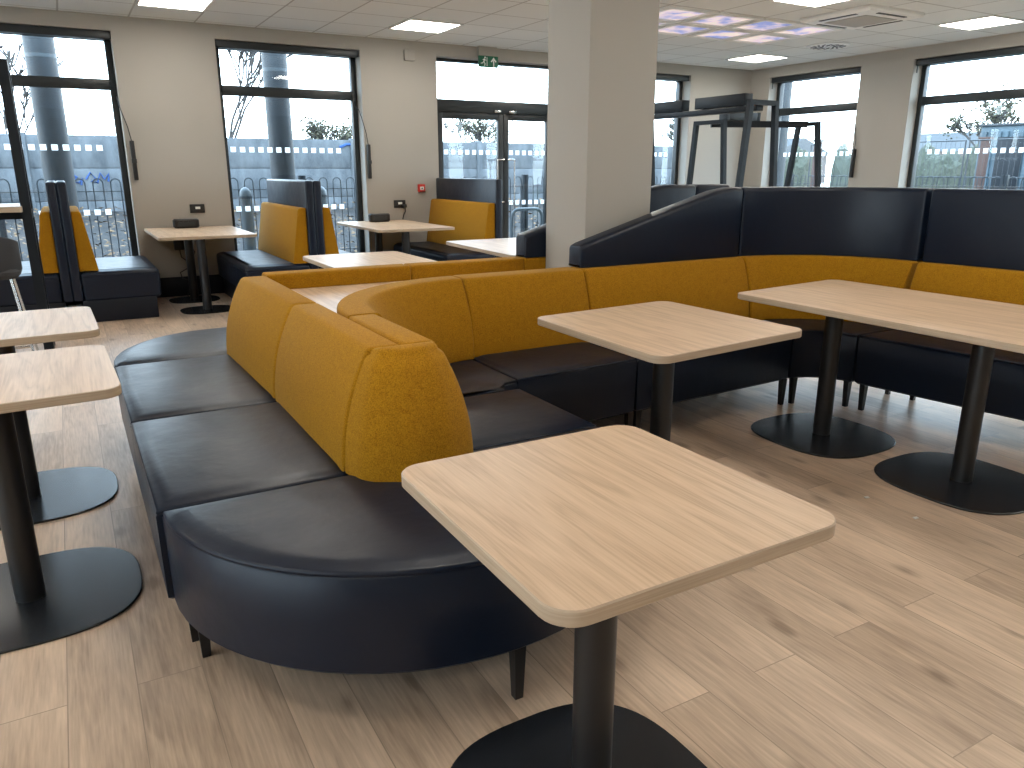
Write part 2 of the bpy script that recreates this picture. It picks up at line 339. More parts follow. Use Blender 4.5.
def inset(poly, d):
    """offset a ccw 2d polygon inwards by d (mitred)"""
    n = len(poly); res = []
    for i in range(n):
        p0, p1, p2 = Vector(poly[i-1]), Vector(poly[i]), Vector(poly[(i+1) % n])
        a = (p1-p0).normalized(); b = (p2-p1).normalized()
        na, nb = Vector((-a.y, a.x)), Vector((-b.y, b.x)); k = (na+nb)
        if k.length < 1e-6: k = na
        k.normalize(); c = max(0.35, k.dot(na)); res.append(tuple(p1 + k*(d/c)))
    return res
def round_poly(pts, rad, seg=5):
    """fillet the corners of a closed ccw/cw polygon; rad may be a list"""
    n = len(pts); res = []
    for i in range(n):
        r = rad[i] if isinstance(rad, (list, tuple)) else rad
        p0, p1, p2 = Vector(pts[i-1]), Vector(pts[i]), Vector(pts[(i+1) % n])
        if r <= 0: res.append(tuple(p1)); continue
        a = (p0-p1).normalized(); b = (p2-p1).normalized(); ang = a.angle(b)
        if ang > PI-0.02: res.append(tuple(p1)); continue
        t = min(r/math.tan(ang/2), (p0-p1).length*0.49, (p2-p1).length*0.49); rr = t*math.tan(ang/2)
        c = p1 + (a+b).normalized()*(rr/math.sin(ang/2)); s = p1+a*t; e = p1+b*t
        a0 = math.atan2(s.y-c.y, s.x-c.x); a1 = math.atan2(e.y-c.y, e.x-c.x); da = (a1-a0+PI) % (2*PI) - PI
        for k in range(seg+1): q = a0+da*k/seg; res.append((c.x+rr*math.cos(q), c.y+rr*math.sin(q)))
    return res
def ccw(p): return p if poly_area(p) > 0 else p[::-1]
def arc(c, r, a0, a1, n, ry=None):
    ry = ry or r
    return [(c[0]+r*math.cos(math.radians(a0+(a1-a0)*k/n)), c[1]+ry*math.sin(math.radians(a0+(a1-a0)*k/n))) for k in range(n+1)]
def add_cushion(bm, poly, z0, z1, r=0.010, taper=0.004, crown=0.012, pillow=True):
    """upholstered block over a plan outline: tapered sides, rounded and piped top edge"""
    P = ccw(poly); R = []
    def lay(d, z): R.append(ring(bm, [(x, y, z) for x, y in inset(P, d)] if d else [(x, y, z) for x, y in P]))
    lay(taper + 0.012, z0); lay(taper, z0 + 0.012)
    lay(taper*0.5, z0 + (z1-z0)*0.45)
    zs = z1 - r*1.35
    lay(0.0, zs - 0.006); lay(0.004, zs - 0.001); lay(0.0015, zs + 0.004)
    for k in range(1, 6):
        a = PI/2*k/5; lay(r*(1-math.cos(a))*1.1 + 0.0015, zs + 0.004 + (z1-zs-0.004)*math.sin(a))
    
    if pillow: lay(r*1.1 + 0.018, z1 + crown*0.55); lay(r*1.1 + 0.048, z1 + crown)
    else: lay(r*1.1 + 0.012, z1 + 0.004)
    for a, b in zip(R[:-1], R[1:]): bridge(bm, a, b)
    bm.faces.new(R[0][::-1]); f = bm.faces.new(R[-1])
    bmesh.ops.triangulate(bm, faces=[f])
def add_slab(bm, poly, z0, z1, bev=0.003, mi_side=0):
    P = ccw(poly); R = []
    for d, z in ((bev, z0), (0, z0+bev), (0, z1-bev), (bev, z1)): R.append(ring(bm, [(x, y, z) for x, y in (inset(P, d) if d else P)]))
    for a, b in zip(R[:-1], R[1:]): bridge(bm, a, b, mi_side)
    for q in (R[0][::-1], R[-1]): f = bm.faces.new(q); f.material_index = 0
def add_loft(bm, stations, endr=0.018):
    """stations: list of (origin xy, outward dir xy, profile [(d, z)]); closed profile, rounded ends"""
    def section(o, n, prof): return [(o[0]+n[0]*d, o[1]+n[1]*d, z) for d, z in prof]
    S_ = list(stations); seq = []
    def endset(i, j):
        o, n, p = S_[i]; o2 = S_[j][0]
        t = Vector((o2[0]-o[0], o2[1]-o[1])).normalized()
        A = []
        pc = ccw(p)
        for k in range(0, 4):
            a = PI/2*k/4; d = endr*(1-math.sin(a)); off = endr*(1-math.cos(a))
            A.append((tuple(Vector(o)+t*off), n, inset(pc, d)))
        A.append((tuple(Vector(o)+t*endr), n, pc)); return A
    if endr > 0:
        seq = endset(0, 1) + [(o, n, ccw(p)) for o, n, p in S_[1:-1]] + endset(-1, -2)[::-1]
    else: seq = [(o, n, ccw(p)) for o, n, p in S_]
    prev = None; first = None
    for o, n, p in seq:
        cur = ring(bm, section(o, n, p))
        if prev: bridge(bm, prev, cur)
        else: first = cur
        prev = cur
    bm.faces.new(first[::-1]); bm.faces.new(prev)
def copy_tree(o, parent=None):
    c = o.copy(); COL.objects.link(c)
    if parent is not None: c.parent = parent
    for ch in list(o.children): copy_tree(ch, c)
    return c

# ------------------------------------------------------------------ room shell
def struct(name, bm, mat, **k): o = out(name, bm, mat, **k); o['kind'] = 'structure'; return o
struct('floor', box_bm((LX-0.4, FY-0.4, -0.2), (WX+0.4, WY+0.4, 0.0)), M['floor'])
struct('ceiling', box_bm((LX-0.4, FY-0.4, CZ), (WX+0.4, WY+0.4, CZ+0.2)), M['ceil'])
Z0, Z1 = 0.10, 2.65
OPEN_B = [(-3.45, -1.90, Z0), (-0.92, 0.63, Z0), (1.60, 3.17, Z0), (4.12, 5.95, 0.0), (6.62, 8.17, Z0)]  # first opening is out of view, added to let in more light
OPEN_R = [(-2.1, -0.55, Z0), (0.2, 1.75, Z0), (2.52, 4.07, Z0), (4.83, 6.38, Z0), (7.13, 8.68, Z0)]  # first two openings are unseen extras that bring in more daylight
def wall_with_openings(name, opens, lo, hi, axis, p0, p1):
    bm = bmesh.new()
    def b(a0, a1, z0, z1):
        if axis == 'x': add_box(bm, (a0, p0, z0), (a1, p1, z1))
        else: add_box(bm, (p0, a0, z0), (p1, a1, z1))
    a = lo
    for s, e, zb in opens:
        b(a, s, 0, CZ); b(s, e, Z1, CZ)
        if zb > 0: b(s, e, 0, zb)
        a = e
    b(a, hi, 0, CZ)
    return struct(name, bm, M['wall'])
wall_with_openings('wall_back', OPEN_B, LX, WX+WT, 'x', WY, WY+WT)
wall_with_openings('wall_right', OPEN_R, FY, WY, 'y', WX, WX+WT)
OPEN_L_ADDED = [(-2.6, -1.05, Z0), (-0.1, 1.45, Z0), (2.4, 3.95, Z0)]  # unseen openings, added for cool side light on column and sofa
wall_with_openings('wall_left', OPEN_L_ADDED, FY, WY+WT, 'y', LX-WT, LX)
struct('wall_front', box_bm((LX-WT, FY-WT, 0), (WX+WT, FY, CZ)), M['wall'])
def skirting(name, opens, lo, hi, axis, p0, p1):
    bm = bmesh.new(); a = lo
    for s, e, zb in opens + [(hi, hi, 1)]:
        if zb > 0 and s < hi: continue
        if axis == 'x': add_box(bm, (a, p0, 0), (s, p1, 0.21), 0.004)
        else: add_box(bm, (p0, a, 0), (p1, s, 0.21), 0.004)
        a = e
    struct(name, bm, M['skirt'])
for nm, op, lo, hi, ax, q0, q1 in (('baseboard_back', [o for o in OPEN_B if o[2] == 0], LX, WX, 'x', WY-0.018, WY), ('baseboard_right', [], FY, WY-0.018, 'y', WX-0.018, WX)):
    skirting(nm, op, lo, hi, ax, q0, q1)
# square column in the middle of the seating
PXA, PXB, PYA, PYB = 2.50, 2.955, 3.555, 3.965
struct('trim_column', box_bm((PXA, PYA, 0), (PXB, PYB, CZ), 0.004), M['wall'])

# ------------------------------------------------------------------ windows
def window(n, a0, a1, axis, chain_end=None):
    """axis 'b' = back wall (runs along x), 'r' = right wall (runs along y)"""
    def P(u, dpt, z): return (u, WY+dpt, z) if axis == 'b' else ((WX+dpt, u, z) if axis == 'r' else (LX-dpt, u, z))
    def bx(bm, u0, u1, d0, d1, z0, z1, bev=0.003):
        p, q = P(u0, d0, z0), P(u1, d1, z1); add_box(bm, tuple(map(min, p, q)), tuple(map(max, p, q)), bev)
    root = empty('window_%d' % n, P((a0+a1)/2, 0.2, Z0), kind='structure')
    D0, D1 = 0.17, 0.25; t = 0.06; zt0, zt1 = 2.115, 2.215
    bm = bmesh.new()
    bx(bm, a0, a0+t, D0, D1, Z0, Z1); bx(bm, a1-t, a1, D0, D1, Z0, Z1)
    bx(bm, a0+t, a1-t, D0, D1, Z0, Z0+t); bx(bm, a0+t, a1-t, D0, D1, Z1-0.07, Z1); bx(bm, a0+t, a1-t, D0-0.01, D1, zt0, zt1)
    out('window_frame', bm, M['frame'], root)
    gb = bmesh.new(); bx(gb, a0+t, a1-t, 0.208, 0.214, zt1, Z1-0.07, 0); out('upper_pane', gb, M['glass'], root, sharp=None)
    gb = bmesh.new(); bx(gb, a0+t, a1-t, 0.208, 0.214, Z0+t, zt0, 0); lp = out('lower_pane', gb, M['glass'], root, sharp=None)
    db = bmesh.new(); nn = int((a1-a0-2*t-0.05)/0.1)
    for zc in (1.55, 0.905):
        for k in range(nn):
            u = a0+t+0.06+0.1*k; db.faces.new(ring(db, [P(u+i*0.028, 0.2065, zc+j*0.028) for i, j in ((-1,-1),(1,-1),(1,1),(-1,1))]))
    mf = out('safety_dots', db, M['dots'], lp, sharp=None)
    bb = bmesh.new(); bx(bb, a0+0.005, a1-0.005, 0.03, 0.11, Z1-0.075, Z1-0.003, 0.006); out('blind_cassette', bb, M['frame'], root)
    if axis == 'r':
        cb = bmesh.new(); bx(cb, a1-0.03, a1-0.02, 0.035, 0.045, Z1-0.16, Z1-0.075, 0); out('blind_chain', cb, M['black'], root)
    return root
for i, (a, b, zb) in enumerate([o for o in OPEN_B if o[2] > 0]): window(i, a, b, 'b')
for i, (a, b, zb) in enumerate(OPEN_R): window(4+i, a, b, 'r')
for i, (a, b, zb) in enumerate(OPEN_L_ADDED): window(9+i, a, b, 'l')  # added windows, never in view, supplying daylight from the left
# glazed double door
da0, da1 = OPEN_B[3][0], OPEN_B[3][1]
dr = empty('door_1', ((da0+da1)/2, WY+0.2, 0), kind='structure')
bm = bmesh.new(); D0, D1 = WY+0.15, WY+0.25; DT0, DT1 = 2.035, 2.18
for lo, hi in (((da0, D0, 0), (da0+0.07, D1, Z1)), ((da1-0.07, D0, 0), (da1, D1, Z1)), ((da0+0.07, D0, DT0), (da1-0.07, D1, DT1)), ((da0+0.07, D0, Z1-0.03), (da1-0.07, D1, Z1))): add_box(bm, lo, hi, 0.003)
out('door_frame', bm, M['frame'], dr)
out('fanlight_pane', box_bm((da0+0.07, WY+0.208, DT1), (da1-0.07, WY+0.214, Z1-0.03)), M['glass'], dr, sharp=None)
def leaf(x0, x1, handle_x, closer_x):
    bm = bmesh.new(); y0, y1 = WY+0.17, WY+0.23; st = 0.075
    for lo, hi in (((x0, y0, 0.01), (x0+st, y1, DT0)), ((x1-st, y0, 0.01), (x1, y1, DT0)), ((x0+st, y0, 0.01), (x1-st, y1, 0.14)), ((x0+st, y0, DT0-0.08), (x1-st, y1, DT0))): add_box(bm, lo, hi, 0.003)
    lf = out('door_leaf', bm, M['frame'], dr)
    out('door_pane', box_bm((x0+st, WY+0.198, 0.14), (x1-st, WY+0.204, DT0-0.08)), M['glass'], lf, sharp=None)
    db = bmesh.new()
    for zc in (1.55, 0.905):
        u = x0+st+0.05
        while u < x1-st-0.03: db.faces.new(ring(db, [(u+i*0.028, WY+0.1965, zc+j*0.028) for i, j in ((-1,-1),(1,-1),(1,1),(-1,1))])); u += 0.1
    out('safety_dots', db, M['dots'], lf, sharp=None)
    hb = bmesh.new(); yo = WY+0.10
    s = -1 if handle_x < (x0+x1)/2 else 1
    hx = handle_x - s*0.09
    add_tube(hb, [(handle_x, WY+0.17, 1.46), (handle_x, yo, 1.46), (hx, yo, 1.46), (hx, yo, 0.92), (handle_x, yo, 0.92), (handle_x, WY+0.17, 0.92)], 0.012, 8)
    out('pull_handle', hb, M['steel'], lf)
    out('door_closer', box_bm((closer_x-0.05, WY+0.115, DT0+0.005), (closer_x+0.05, WY+0.1495, DT0+0.035), 0.004), M['steel'], dr)
leaf(da0+0.072, 5.135, 5.10, 5.03); leaf(5.141, da1-0.072, 5.176, 5.25)
# window openers on the wall
for x, wn in ((0.69, 'left-hand'), (3.21, 'middle')):
    o = empty('window_opener', (x, WY, 1.42), label='black window opener rod on wall beside the %s back window' % ('leftmost' if x < 1 else 'second'), cat='window opener', group='window opener rods')
    bm = bmesh.new(); add_box(bm, (x-0.02, WY-0.045, 1.23), (x+0.02, WY, 1.62), 0.006); out('rod_housing', bm, M['black'], o)
    out('switch_plate', box_bm((x-0.024, WY-0.05, 1.40), (x+0.024, WY-0.0455, 1.44), 0.002), M['frame'], o)
    bm = bmesh.new(); add_tube(bm, [(x, WY-0.02, 1.615), (x-0.02, WY-0.02, 1.75), (x-0.065, WY-0.015, 1.92), (x-0.072, WY+0.04, 2.0), (x-0.072, WY+0.15, 2.05)], 0.005, 6); out('cable', bm, M['black'], o)
o = empty('window_opener', (WX, 7.08, 1.42), label='black window opener rod between the two right-wall windows', cat='window opener', group='window opener rods')
out('rod_housing', box_bm((WX-0.045, 7.055, 1.23), (WX, 7.095, 1.60), 0.006), M['black'], o)
bm = bmesh.new(); add_tube(bm, [(WX-0.02, 7.075, 1.6), (WX-0.02, 7.07, 1.72), (WX-0.015, 7.1, 1.86), (WX+0.05, 7.136, 1.93)], 0.005, 6); out('cable', bm, M['black'], o)

# ------------------------------------------------------------------ ceiling fittings
def led(k, r, label, proto=[None]):
    x, y = cell(k, r); g = 'square ceiling light panels'
    if proto[0] is None:
        o = empty('ceiling_light', (x+PX/2, y+PY/2, CZ)); proto[0] = o
        bm = bmesh.new(); h = 0.30
        for lo, hi in (((-h, -h, -0.012), (-h+0.025, h, -0.0005)), ((h-0.025, -h, -0.012), (h, h, -0.0005)), ((-h+0.025, -h, -0.012), (h-0.025, -h+0.025, -0.0005)), ((-h+0.025, h-0.025, -0.012), (h-0.025, h, -0.0005))): add_box(bm, lo, hi)
        out('light_frame', bm, M['white'], o, local=True)
        out('diffuser', box_bm((-h+0.025, -h+0.025, -0.008), (h-0.025, h-0.025, -0.0005)), M['led'], o, local=True, sharp=None)
    else:
        o = copy_tree(proto[0]); o.location = (x+PX/2, y+PY/2, CZ)
    tag(o, label, 'ceiling light', g)
led(1, 0, 'lit square ceiling panel above wall left of second back window')
led(5, 0, 'lit square ceiling panel near the glazed doors and exit sign')
led(13, 0, 'lit square ceiling panel in far corner of ceiling')
led(9, 5, 'lit square ceiling panel beside the air conditioning cassette')
led(13, 5, 'lit square ceiling panel nearest the right wall window')
led(9, 0, 'lit square ceiling panel hidden behind the square column')
for k, r in ((-3, 0), (-7, 0), (5, 5), (1, 5), (-3, 5), (-7, 5), (13, 10), (9, 10), (5, 10), (1, 10), (-3, 10), (-7, 10), (13, 15), (9, 15), (5, 15), (1, 15), (-3, 15), (-7, 15)):
    led(k, r, 'lit square ceiling panel outside the picture')
pr = None
names = {8: 'leftmost', 9: 'second from left', 10: 'third from left', 11: 'rightmost'}
for r, nm in ((3, 'nearer'), (2, 'farther')):
    for k in (8, 9, 10, 11):
        x, y = cell(k, r)
        if pr is None:
            o = pr = empty('sky_panel', (x+PX/2, y+PY/2, CZ))
            bm = bmesh.new(); h = 0.295
            for lo, hi in (((-h, -h, -0.018), (-h+0.07, h, -0.0005)), ((h-0.07, -h, -0.018), (h, h, -0.0005)), ((-h+0.07, -h, -0.018), (h-0.07, -h+0.07, -0.0005)), ((-h+0.07, h-0.07, -0.018), (h-0.07, h, -0.0005))): add_box(bm, lo, hi)
            out('panel_frame', bm, M['white'], o, local=True)
            out('cloud_print', box_bm((-h+0.07, -h+0.07, -0.006), (h-0.07, h-0.07, -0.0005)), M['sky'], o, local=True, sharp=None)
        else:
            o = copy_tree(pr); o.location = (x+PX/2, y+PY/2, CZ)
        tag(o, 'backlit blue and pink cloud ceiling panel, %s in the %s row' % (names[k], nm), 'ceiling panel', 'cloud picture ceiling panels')
# air conditioning cassette
ax, ay = 7.04, 5.42
o = empty('air_conditioner', (ax, ay, CZ), label='white square air conditioning cassette with slots in the ceiling', cat='air conditioner')
bm = bmesh.new(); h = 0.40
R = [ring(bm, [(ax+sx*q, ay+sy*q, z) for sx, sy in ((-1,-1),(1,-1),(1,1),(-1,1))]) for q, z in ((h, CZ-0.001), (h, CZ-0.025), (h-0.02, CZ-0.045), (0.27, CZ-0.050))]
for a, b in zip(R[:-1], R[1:]): bridge(bm, a, b)
bm.faces.new(R[-1]); bm.faces.new(R[0][::-1])
out('cassette_body', bm, M['white'], o, sharp=20)
out('intake_grille', box_bm((ax-0.235, ay-0.235, CZ-0.057), (ax+0.235, ay+0.235, CZ-0.0505), 0.003), M['grille'], o)
for sx, sy in ((1, 0), (-1, 0), (0, 1), (0, -1)):
    hx, hy = (0.017, 0.21) if sx else (0.21, 0.017); cx_, cy_ = ax+sx*0.335, ay+sy*0.335
    out('air_slot', box_bm((cx_-hx, cy_-hy, CZ-0.0515), (cx_+hx, cy_+hy, CZ-0.046)), M['black'], o)
# round swirl diffuser
ax, ay = TX+PX*13.5-0.08, TY-PY*2.5
o = empty('air_diffuser', (ax, ay, CZ), label='round swirl air diffuser in the ceiling near the right wall', cat='air vent')
bm = bmesh.new(); prev = None
for r_, z in ((0.25, CZ-0.001), (0.25, CZ-0.008), (0.22, CZ-0.016), (0.02, CZ-0.016)):
    cur = ring(bm, [(ax+r_*math.cos(2*PI*k/40), ay+r_*math.sin(2*PI*k/40), z) for k in range(40)])
    if prev: bridge(bm, prev, cur)
    prev = cur
bm.faces.new(prev); out('diffuser_plate', bm, M['white'], o)
bm = bmesh.new()
for rad, cnt, ln in ((0.165, 16, 0.045), (0.09, 10, 0.032)):
    for k in range(cnt):
        a = 2*PI*k/cnt; c, s = math.cos(a), math.sin(a); tw = a+0.6; u = Vector((math.cos(tw), math.sin(tw), 0)); v = Vector((-u.y, u.x, 0))
        p = Vector((ax+c*rad, ay+s*rad, CZ-0.018))
        vs = ring(bm, [p+u*ln*i+v*0.012*j for i, j in ((-1,-1),(1,-1),(1,1),(-1,1))]); v2 = ring(bm, [q.co+Vector((0, 0, 0.003)) for q in vs])
        bridge(bm, vs, v2); bm.faces.new(vs); bm.faces.new(v2[::-1])
out('swirl_vanes', bm, M['black'], o, sharp=None)
# exit sign
o = empty('exit_sign', (4.82, WY-0.06, 2.65), label='green running man exit sign above the glazed doors', cat='sign')
out('sign_body', box_bm((4.69, WY-0.075, 2.585), (4.96, WY-0.05, 2.715), 0.004), M['green'], o)
bm = bmesh.new(); add_box(bm, (4.70, WY-0.06, 2.715), (4.95, WY, 2.8225), 0); out('mounting_bracket', bm, M['wall'], o)
bm = bmesh.new(); yy = WY-0.0775
def flat(bm, pts, y, th=0.002):
    P2 = ccw(pts); a = ring(bm, [(x, y, z) for x, z in P2]); b = ring(bm, [(x, y+th, z) for x, z in P2]); bridge(bm, a, b); bm.faces.new(a); bm.faces.new(b[::-1])
flat(bm, [(4.895-0.007, 2.595), (4.895+0.007, 2.595), (4.895+0.007, 2.67), (4.895-0.007, 2.67)], yy)
flat(bm, [(4.855, 2.655), (4.868, 2.645), (4.895, 2.675), (4.922, 2.645), (4.935, 2.655), (4.895, 2.702)], yy)
out('arrow', bm, M['signwhite'], o, sharp=None)
bm = bmesh.new()
flat(bm, arc((4.775, 2.695), 0.011, 0, 330, 11), yy)
for a, b, w_ in (((4.768, 2.682), (4.758, 2.645), 0.016), ((4.758, 2.648), (4.775, 2.625), 0.010), ((4.775, 2.626), (4.768, 2.598), 0.009), ((4.756, 2.648), (4.738, 2.628), 0.010), ((4.738, 2.63), (4.715, 2.628), 0.009), ((4.768, 2.678), (4.79, 2.66), 0.008), ((4.766, 2.678), (4.742, 2.668), 0.008)):
    d = (Vector(b)-Vector(a)).normalized(); nrm = Vector((-d.y, d.x))*w_/2; A, B = Vector(a), Vector(b)
    flat(bm, [tuple(A-nrm), tuple(B-nrm), tuple(B+nrm), tuple(A+nrm)], yy)
flat(bm, [(4.798, 2.597), (4.806, 2.597), (4.806, 2.70), (4.798, 2.70)], yy)
out('running_man', bm, M['signwhite'], o, sharp=None)
o.location = (4.79, WY-0.06, 2.617)
# small wall things
o = empty('fire_alarm_point', (3.87, WY, 1.115), label='small red fire alarm call point on the wall', cat='fire alarm')
out('housing', box_bm((3.825, WY-0.035, 1.07), (3.915, WY, 1.16), 0.006), M['red'], o)
out('button_window', box_bm((3.846, WY-0.039, 1.093), (3.894, WY-0.0352, 1.132), 0.002), M['signwhite'], o)
bm = bmesh.new(); add_tube(bm, [(3.87, WY-0.0392, 1.112), (3.87, WY-0.042, 1.112)], 0.009, 12); out('call_button', bm, M['black'], o)
o = empty('wall_sensor', (3.77, WY, 2.62), label='small square white sensor box on wall below ceiling', cat='sensor')
out('sensor_body', box_bm((3.70, WY-0.04, 2.57), (3.83, WY, 2.69), 0.008), M['wall'], o)
def socket(x, label, plug):
    o = empty('wall_socket', (x, WY, 0.93), label=label, cat='socket', group='black wall sockets above tables')
    out('socket_plate', box_bm((x-0.075, WY-0.014, 0.885), (x+0.075, WY, 0.975), 0.004), M['black'], o)
    out('indicator_label', box_bm((x-0.02, WY-0.0165, 0.925), (x+0.03, WY-0.0142, 0.95)), M['signwhite'], o)
    if plug:
        out('plug', box_bm((x+0.03, WY-0.06, 0.885), (x+0.075, WY-0.0145, 0.925), 0.006), M['black'], o)
        bm = bmesh.new(); add_tube(bm, [(x+0.055, WY-0.045, 0.885), (x+0.055, WY-0.05, 0.84), (x+0.03, WY-0.055, 0.80), (x+0.015, WY-0.055, 0.745)], 0.005, 6); out('cable', bm, M['black'], o)
socket(1.25, 'black double socket plate on wall above the leftmost wall table', False)
socket(3.58, 'black socket with plugged-in cable on wall beside red alarm', True)
o = empty('power_box', (1.07, WY, 0.62), label='black plug box with dangling cable under the leftmost wall table', cat='plug')
out('plug_body', box_bm((1.02, WY-0.07, 0.575), (1.12, WY, 0.68), 0.01), M['black'], o)
bm = bmesh.new(); add_tube(bm, [(1.07, WY-0.05, 0.58), (1.08, WY-0.06, 0.50), (1.15, WY-0.07, 0.44), (1.13, WY-0.07, 0.38), (1.05, WY-0.08, 0.34), (1.06, WY-0.08, 0.28), (1.13, WY-0.08, 0.25), (1.12, WY-0.085, 0.20), (1.10, WY-0.08, 0.10), (1.09, WY-0.08, 0.012), (1.2, WY-0.1, 0.006)], 0.006, 6)
add_tube(bm, [(1.10, WY-0.03, 0.68), (1.17, WY-0.04, 0.66), (1.22, WY-0.05, 0.55), (1.18, WY-0.06, 0.44), (1.19, WY-0.06, 0.30), (1.16, WY-0.06, 0.15), (1.17, WY-0.06, 0.01)], 0.005, 6)
out('cable', bm, M['black'], o)

o.location = (1.02, WY, 0.545)
# ------------------------------------------------------------------ tables
def superell(cx_, cy_, rx, ry, e=3.0, n=64):
    res = []
    for k in range(n):
        a = 2*PI*k/n; c, s = math.cos(a), math.sin(a)
        res.append((cx_+rx*math.copysign(abs(c)**(2/e), c), cy_+ry*math.copysign(abs(s)**(2/e), s)))
    return res
def cafe_table(quad, poles, label, h=0.74, base=(0.295, 0.30), group='pedestal tables with oak tops', cr=0.055, name='cafe_table', thick=0.028, pr=0.043, e=2.8):
    cx_ = sum(p[0] for p in quad)/4; cy_ = sum(p[1] for p in quad)/4
    root = empty(name, (cx_, cy_, 0), label=label, cat='table', group=group)
    bm = bmesh.new(); add_slab(bm, round_poly(ccw([tuple(q) for q in quad]), cr, 7), h-thick, h, 0.0025, 1)
    out('table_top', bm, [M['oak'], M['edge']], root)
    for px_, py_ in poles:
        bm = bmesh.new(); add_tube(bm, [(px_, py_, 0.010), (px_, py_, h-thick-0.006)], pr, 28); out('pole', bm, M['blackmetal'], root)
        bm = bmesh.new(); add_slab(bm, round_poly([(px_-0.14, py_-0.14), (px_+0.14, py_-0.14), (px_+0.14, py_+0.14), (px_-0.14, py_+0.14)], 0.02, 3), h-thick-0.008, h-thick, 0.001); out('mounting_plate', bm, M['blackmetal'], root)
        bm = bmesh.new(); add_slab(bm, superell(px_, py_, base[0], base[1], e), 0.0, 0.010, 0.003); out('base_plate', bm, M['plate'], root)
    return root
cafe_table([(0.518, 0.775), (1.138, 0.782), (1.132, 1.414), (0.524, 1.416)], [(0.825, 1.10)], 'small square oak table nearest the camera, in front of the curved seat')
cafe_table([(1.640, 1.890), (2.445, 1.965), (2.420, 2.775), (1.655, 2.715)], [(2.03, 2.31)], 'square oak table in front of the corner seat, behind the nearest table')
cafe_table([(2.870, 1.20), (3.765, 1.20), (3.735, 2.865), (2.875, 2.775)], [(3.285, 2.485), (3.305, 1.755)], 'long oak table with two pedestals at right, before the high-backed seat', base=(0.315, 0.325))
cafe_table([(-0.590, 2.335), (0.076, 2.375), (0.060, 3.045), (-0.590, 3.01)], [(-0.262, 2.68)], 'oak table at left edge, nearer of the two beside the curved seat', base=(0.325, 0.305))
cafe_table([(-0.615, 3.275), (0.058, 3.32), (0.042, 3.965), (-0.615, 3.94)], [(-0.29, 3.60)], 'oak table at left edge, farther of the two beside the curved seat', base=(0.335, 0.30))
cafe_table([(1.43, 4.70), (2.15, 4.70), (2.15, 5.56), (1.43, 5.56)], [(1.79, 5.13)], 'oak table behind the yellow seat back, left of the column')
cafe_table([(2.76, 4.82), (3.58, 4.82), (3.58, 6.12), (2.82, 6.12)], [(3.19, 5.17), (3.19, 5.77)], 'oak table half hidden by the navy seat end beside the column')
cafe_table([(0.70, 7.68), (1.575, 7.68), (1.575, 9.02), (0.70, 9.02)], [(1.10, 7.98), (1.08, 8.70)], 'oak wall table with two pedestals, between the leftmost and middle booths', base=(0.25, 0.22), cr=0.03, group='booth tables against the window wall', name='booth_table')
cafe_table([(2.76, 7.56), (3.62, 7.56), (3.62, 9.02), (2.76, 9.02)], [(3.19, 7.92), (3.13, 8.6)], 'oak wall table in booth beside the red alarm point', base=(0.25, 0.22), cr=0.03, group='booth tables against the window wall', name='booth_table')
for x, y, lb in ((1.10, 8.88, 'small black speaker-like box on the leftmost wall table'), (3.22, 8.80, 'small black speaker-like box on the wall table near red alarm')):
    o = empty('charging_unit', (x, y, 0.74), label=lb, cat='device', group='black boxes on the wall tables')
    bm = bmesh.new(); add_slab(bm, round_poly([(x-0.13, y-0.05), (x+0.13, y-0.05), (x+0.13, y+0.05), (x-0.13, y+0.05)], 0.045, 6), 0.741, 0.835, 0.014); out('device_body', bm, M['black'], o)
    out('grille_strip', box_bm((x-0.08, y-0.053, 0.765), (x+0.08, y-0.0495, 0.805), 0.0), M['frame'], o)

# ------------------------------------------------------------------ modular sofa
SZ0, SZ1 = 0.155, 0.44
YT = 0.825                                 # top of the yellow backs
def yprof(base, top, zt=YT, zb=SZ1+0.004, r=0.028, bulge=2.2):
    """yellow wedge: flat rear at d=0, front swelling out towards the seat"""
    pts = [(0.0, zb), (base, zb)]; n = 9
    for k in range(1, n+1):
        t = k/n; pts.append((base + (top-base)*t**bulge, zb + (zt-zb)*t))
    pts.append((0.0, zt))
    rad = [0, 0.004] + [0]*(n-1) + [r, r*0.6]
    return round_poly(pts, rad, 4)
def nprof(zb, zt, th=0.12, d0=0.0, r=0.028):
    return round_poly([(d0, zb), (d0+th, zb), (d0+th, zt), (d0, zt)], [0.004, 0.004, r, r], 5)
def legs(root, pts):
    for x, y in pts:
        bm = bmesh.new(); add_bar(bm, (x, y, SZ0+0.004), (x, y, 0.0), 0.034, 0.034, (0, 1, 0), w2=0.68); out('leg', bm, M['blackmetal'], root)
def seat_part(root, poly, **k):
    bm = bmesh.new(); add_cushion(bm, poly, SZ0, SZ1, **k); return out('seat', bm, M['navy'], root, sharp=40)
def module(loc, label): return empty('sofa_module', (loc[0], loc[1], 0), label=label, cat='sofa', group='modular sofa units around the column')
G = 0.004
SPX = 0.842                                # spine plane
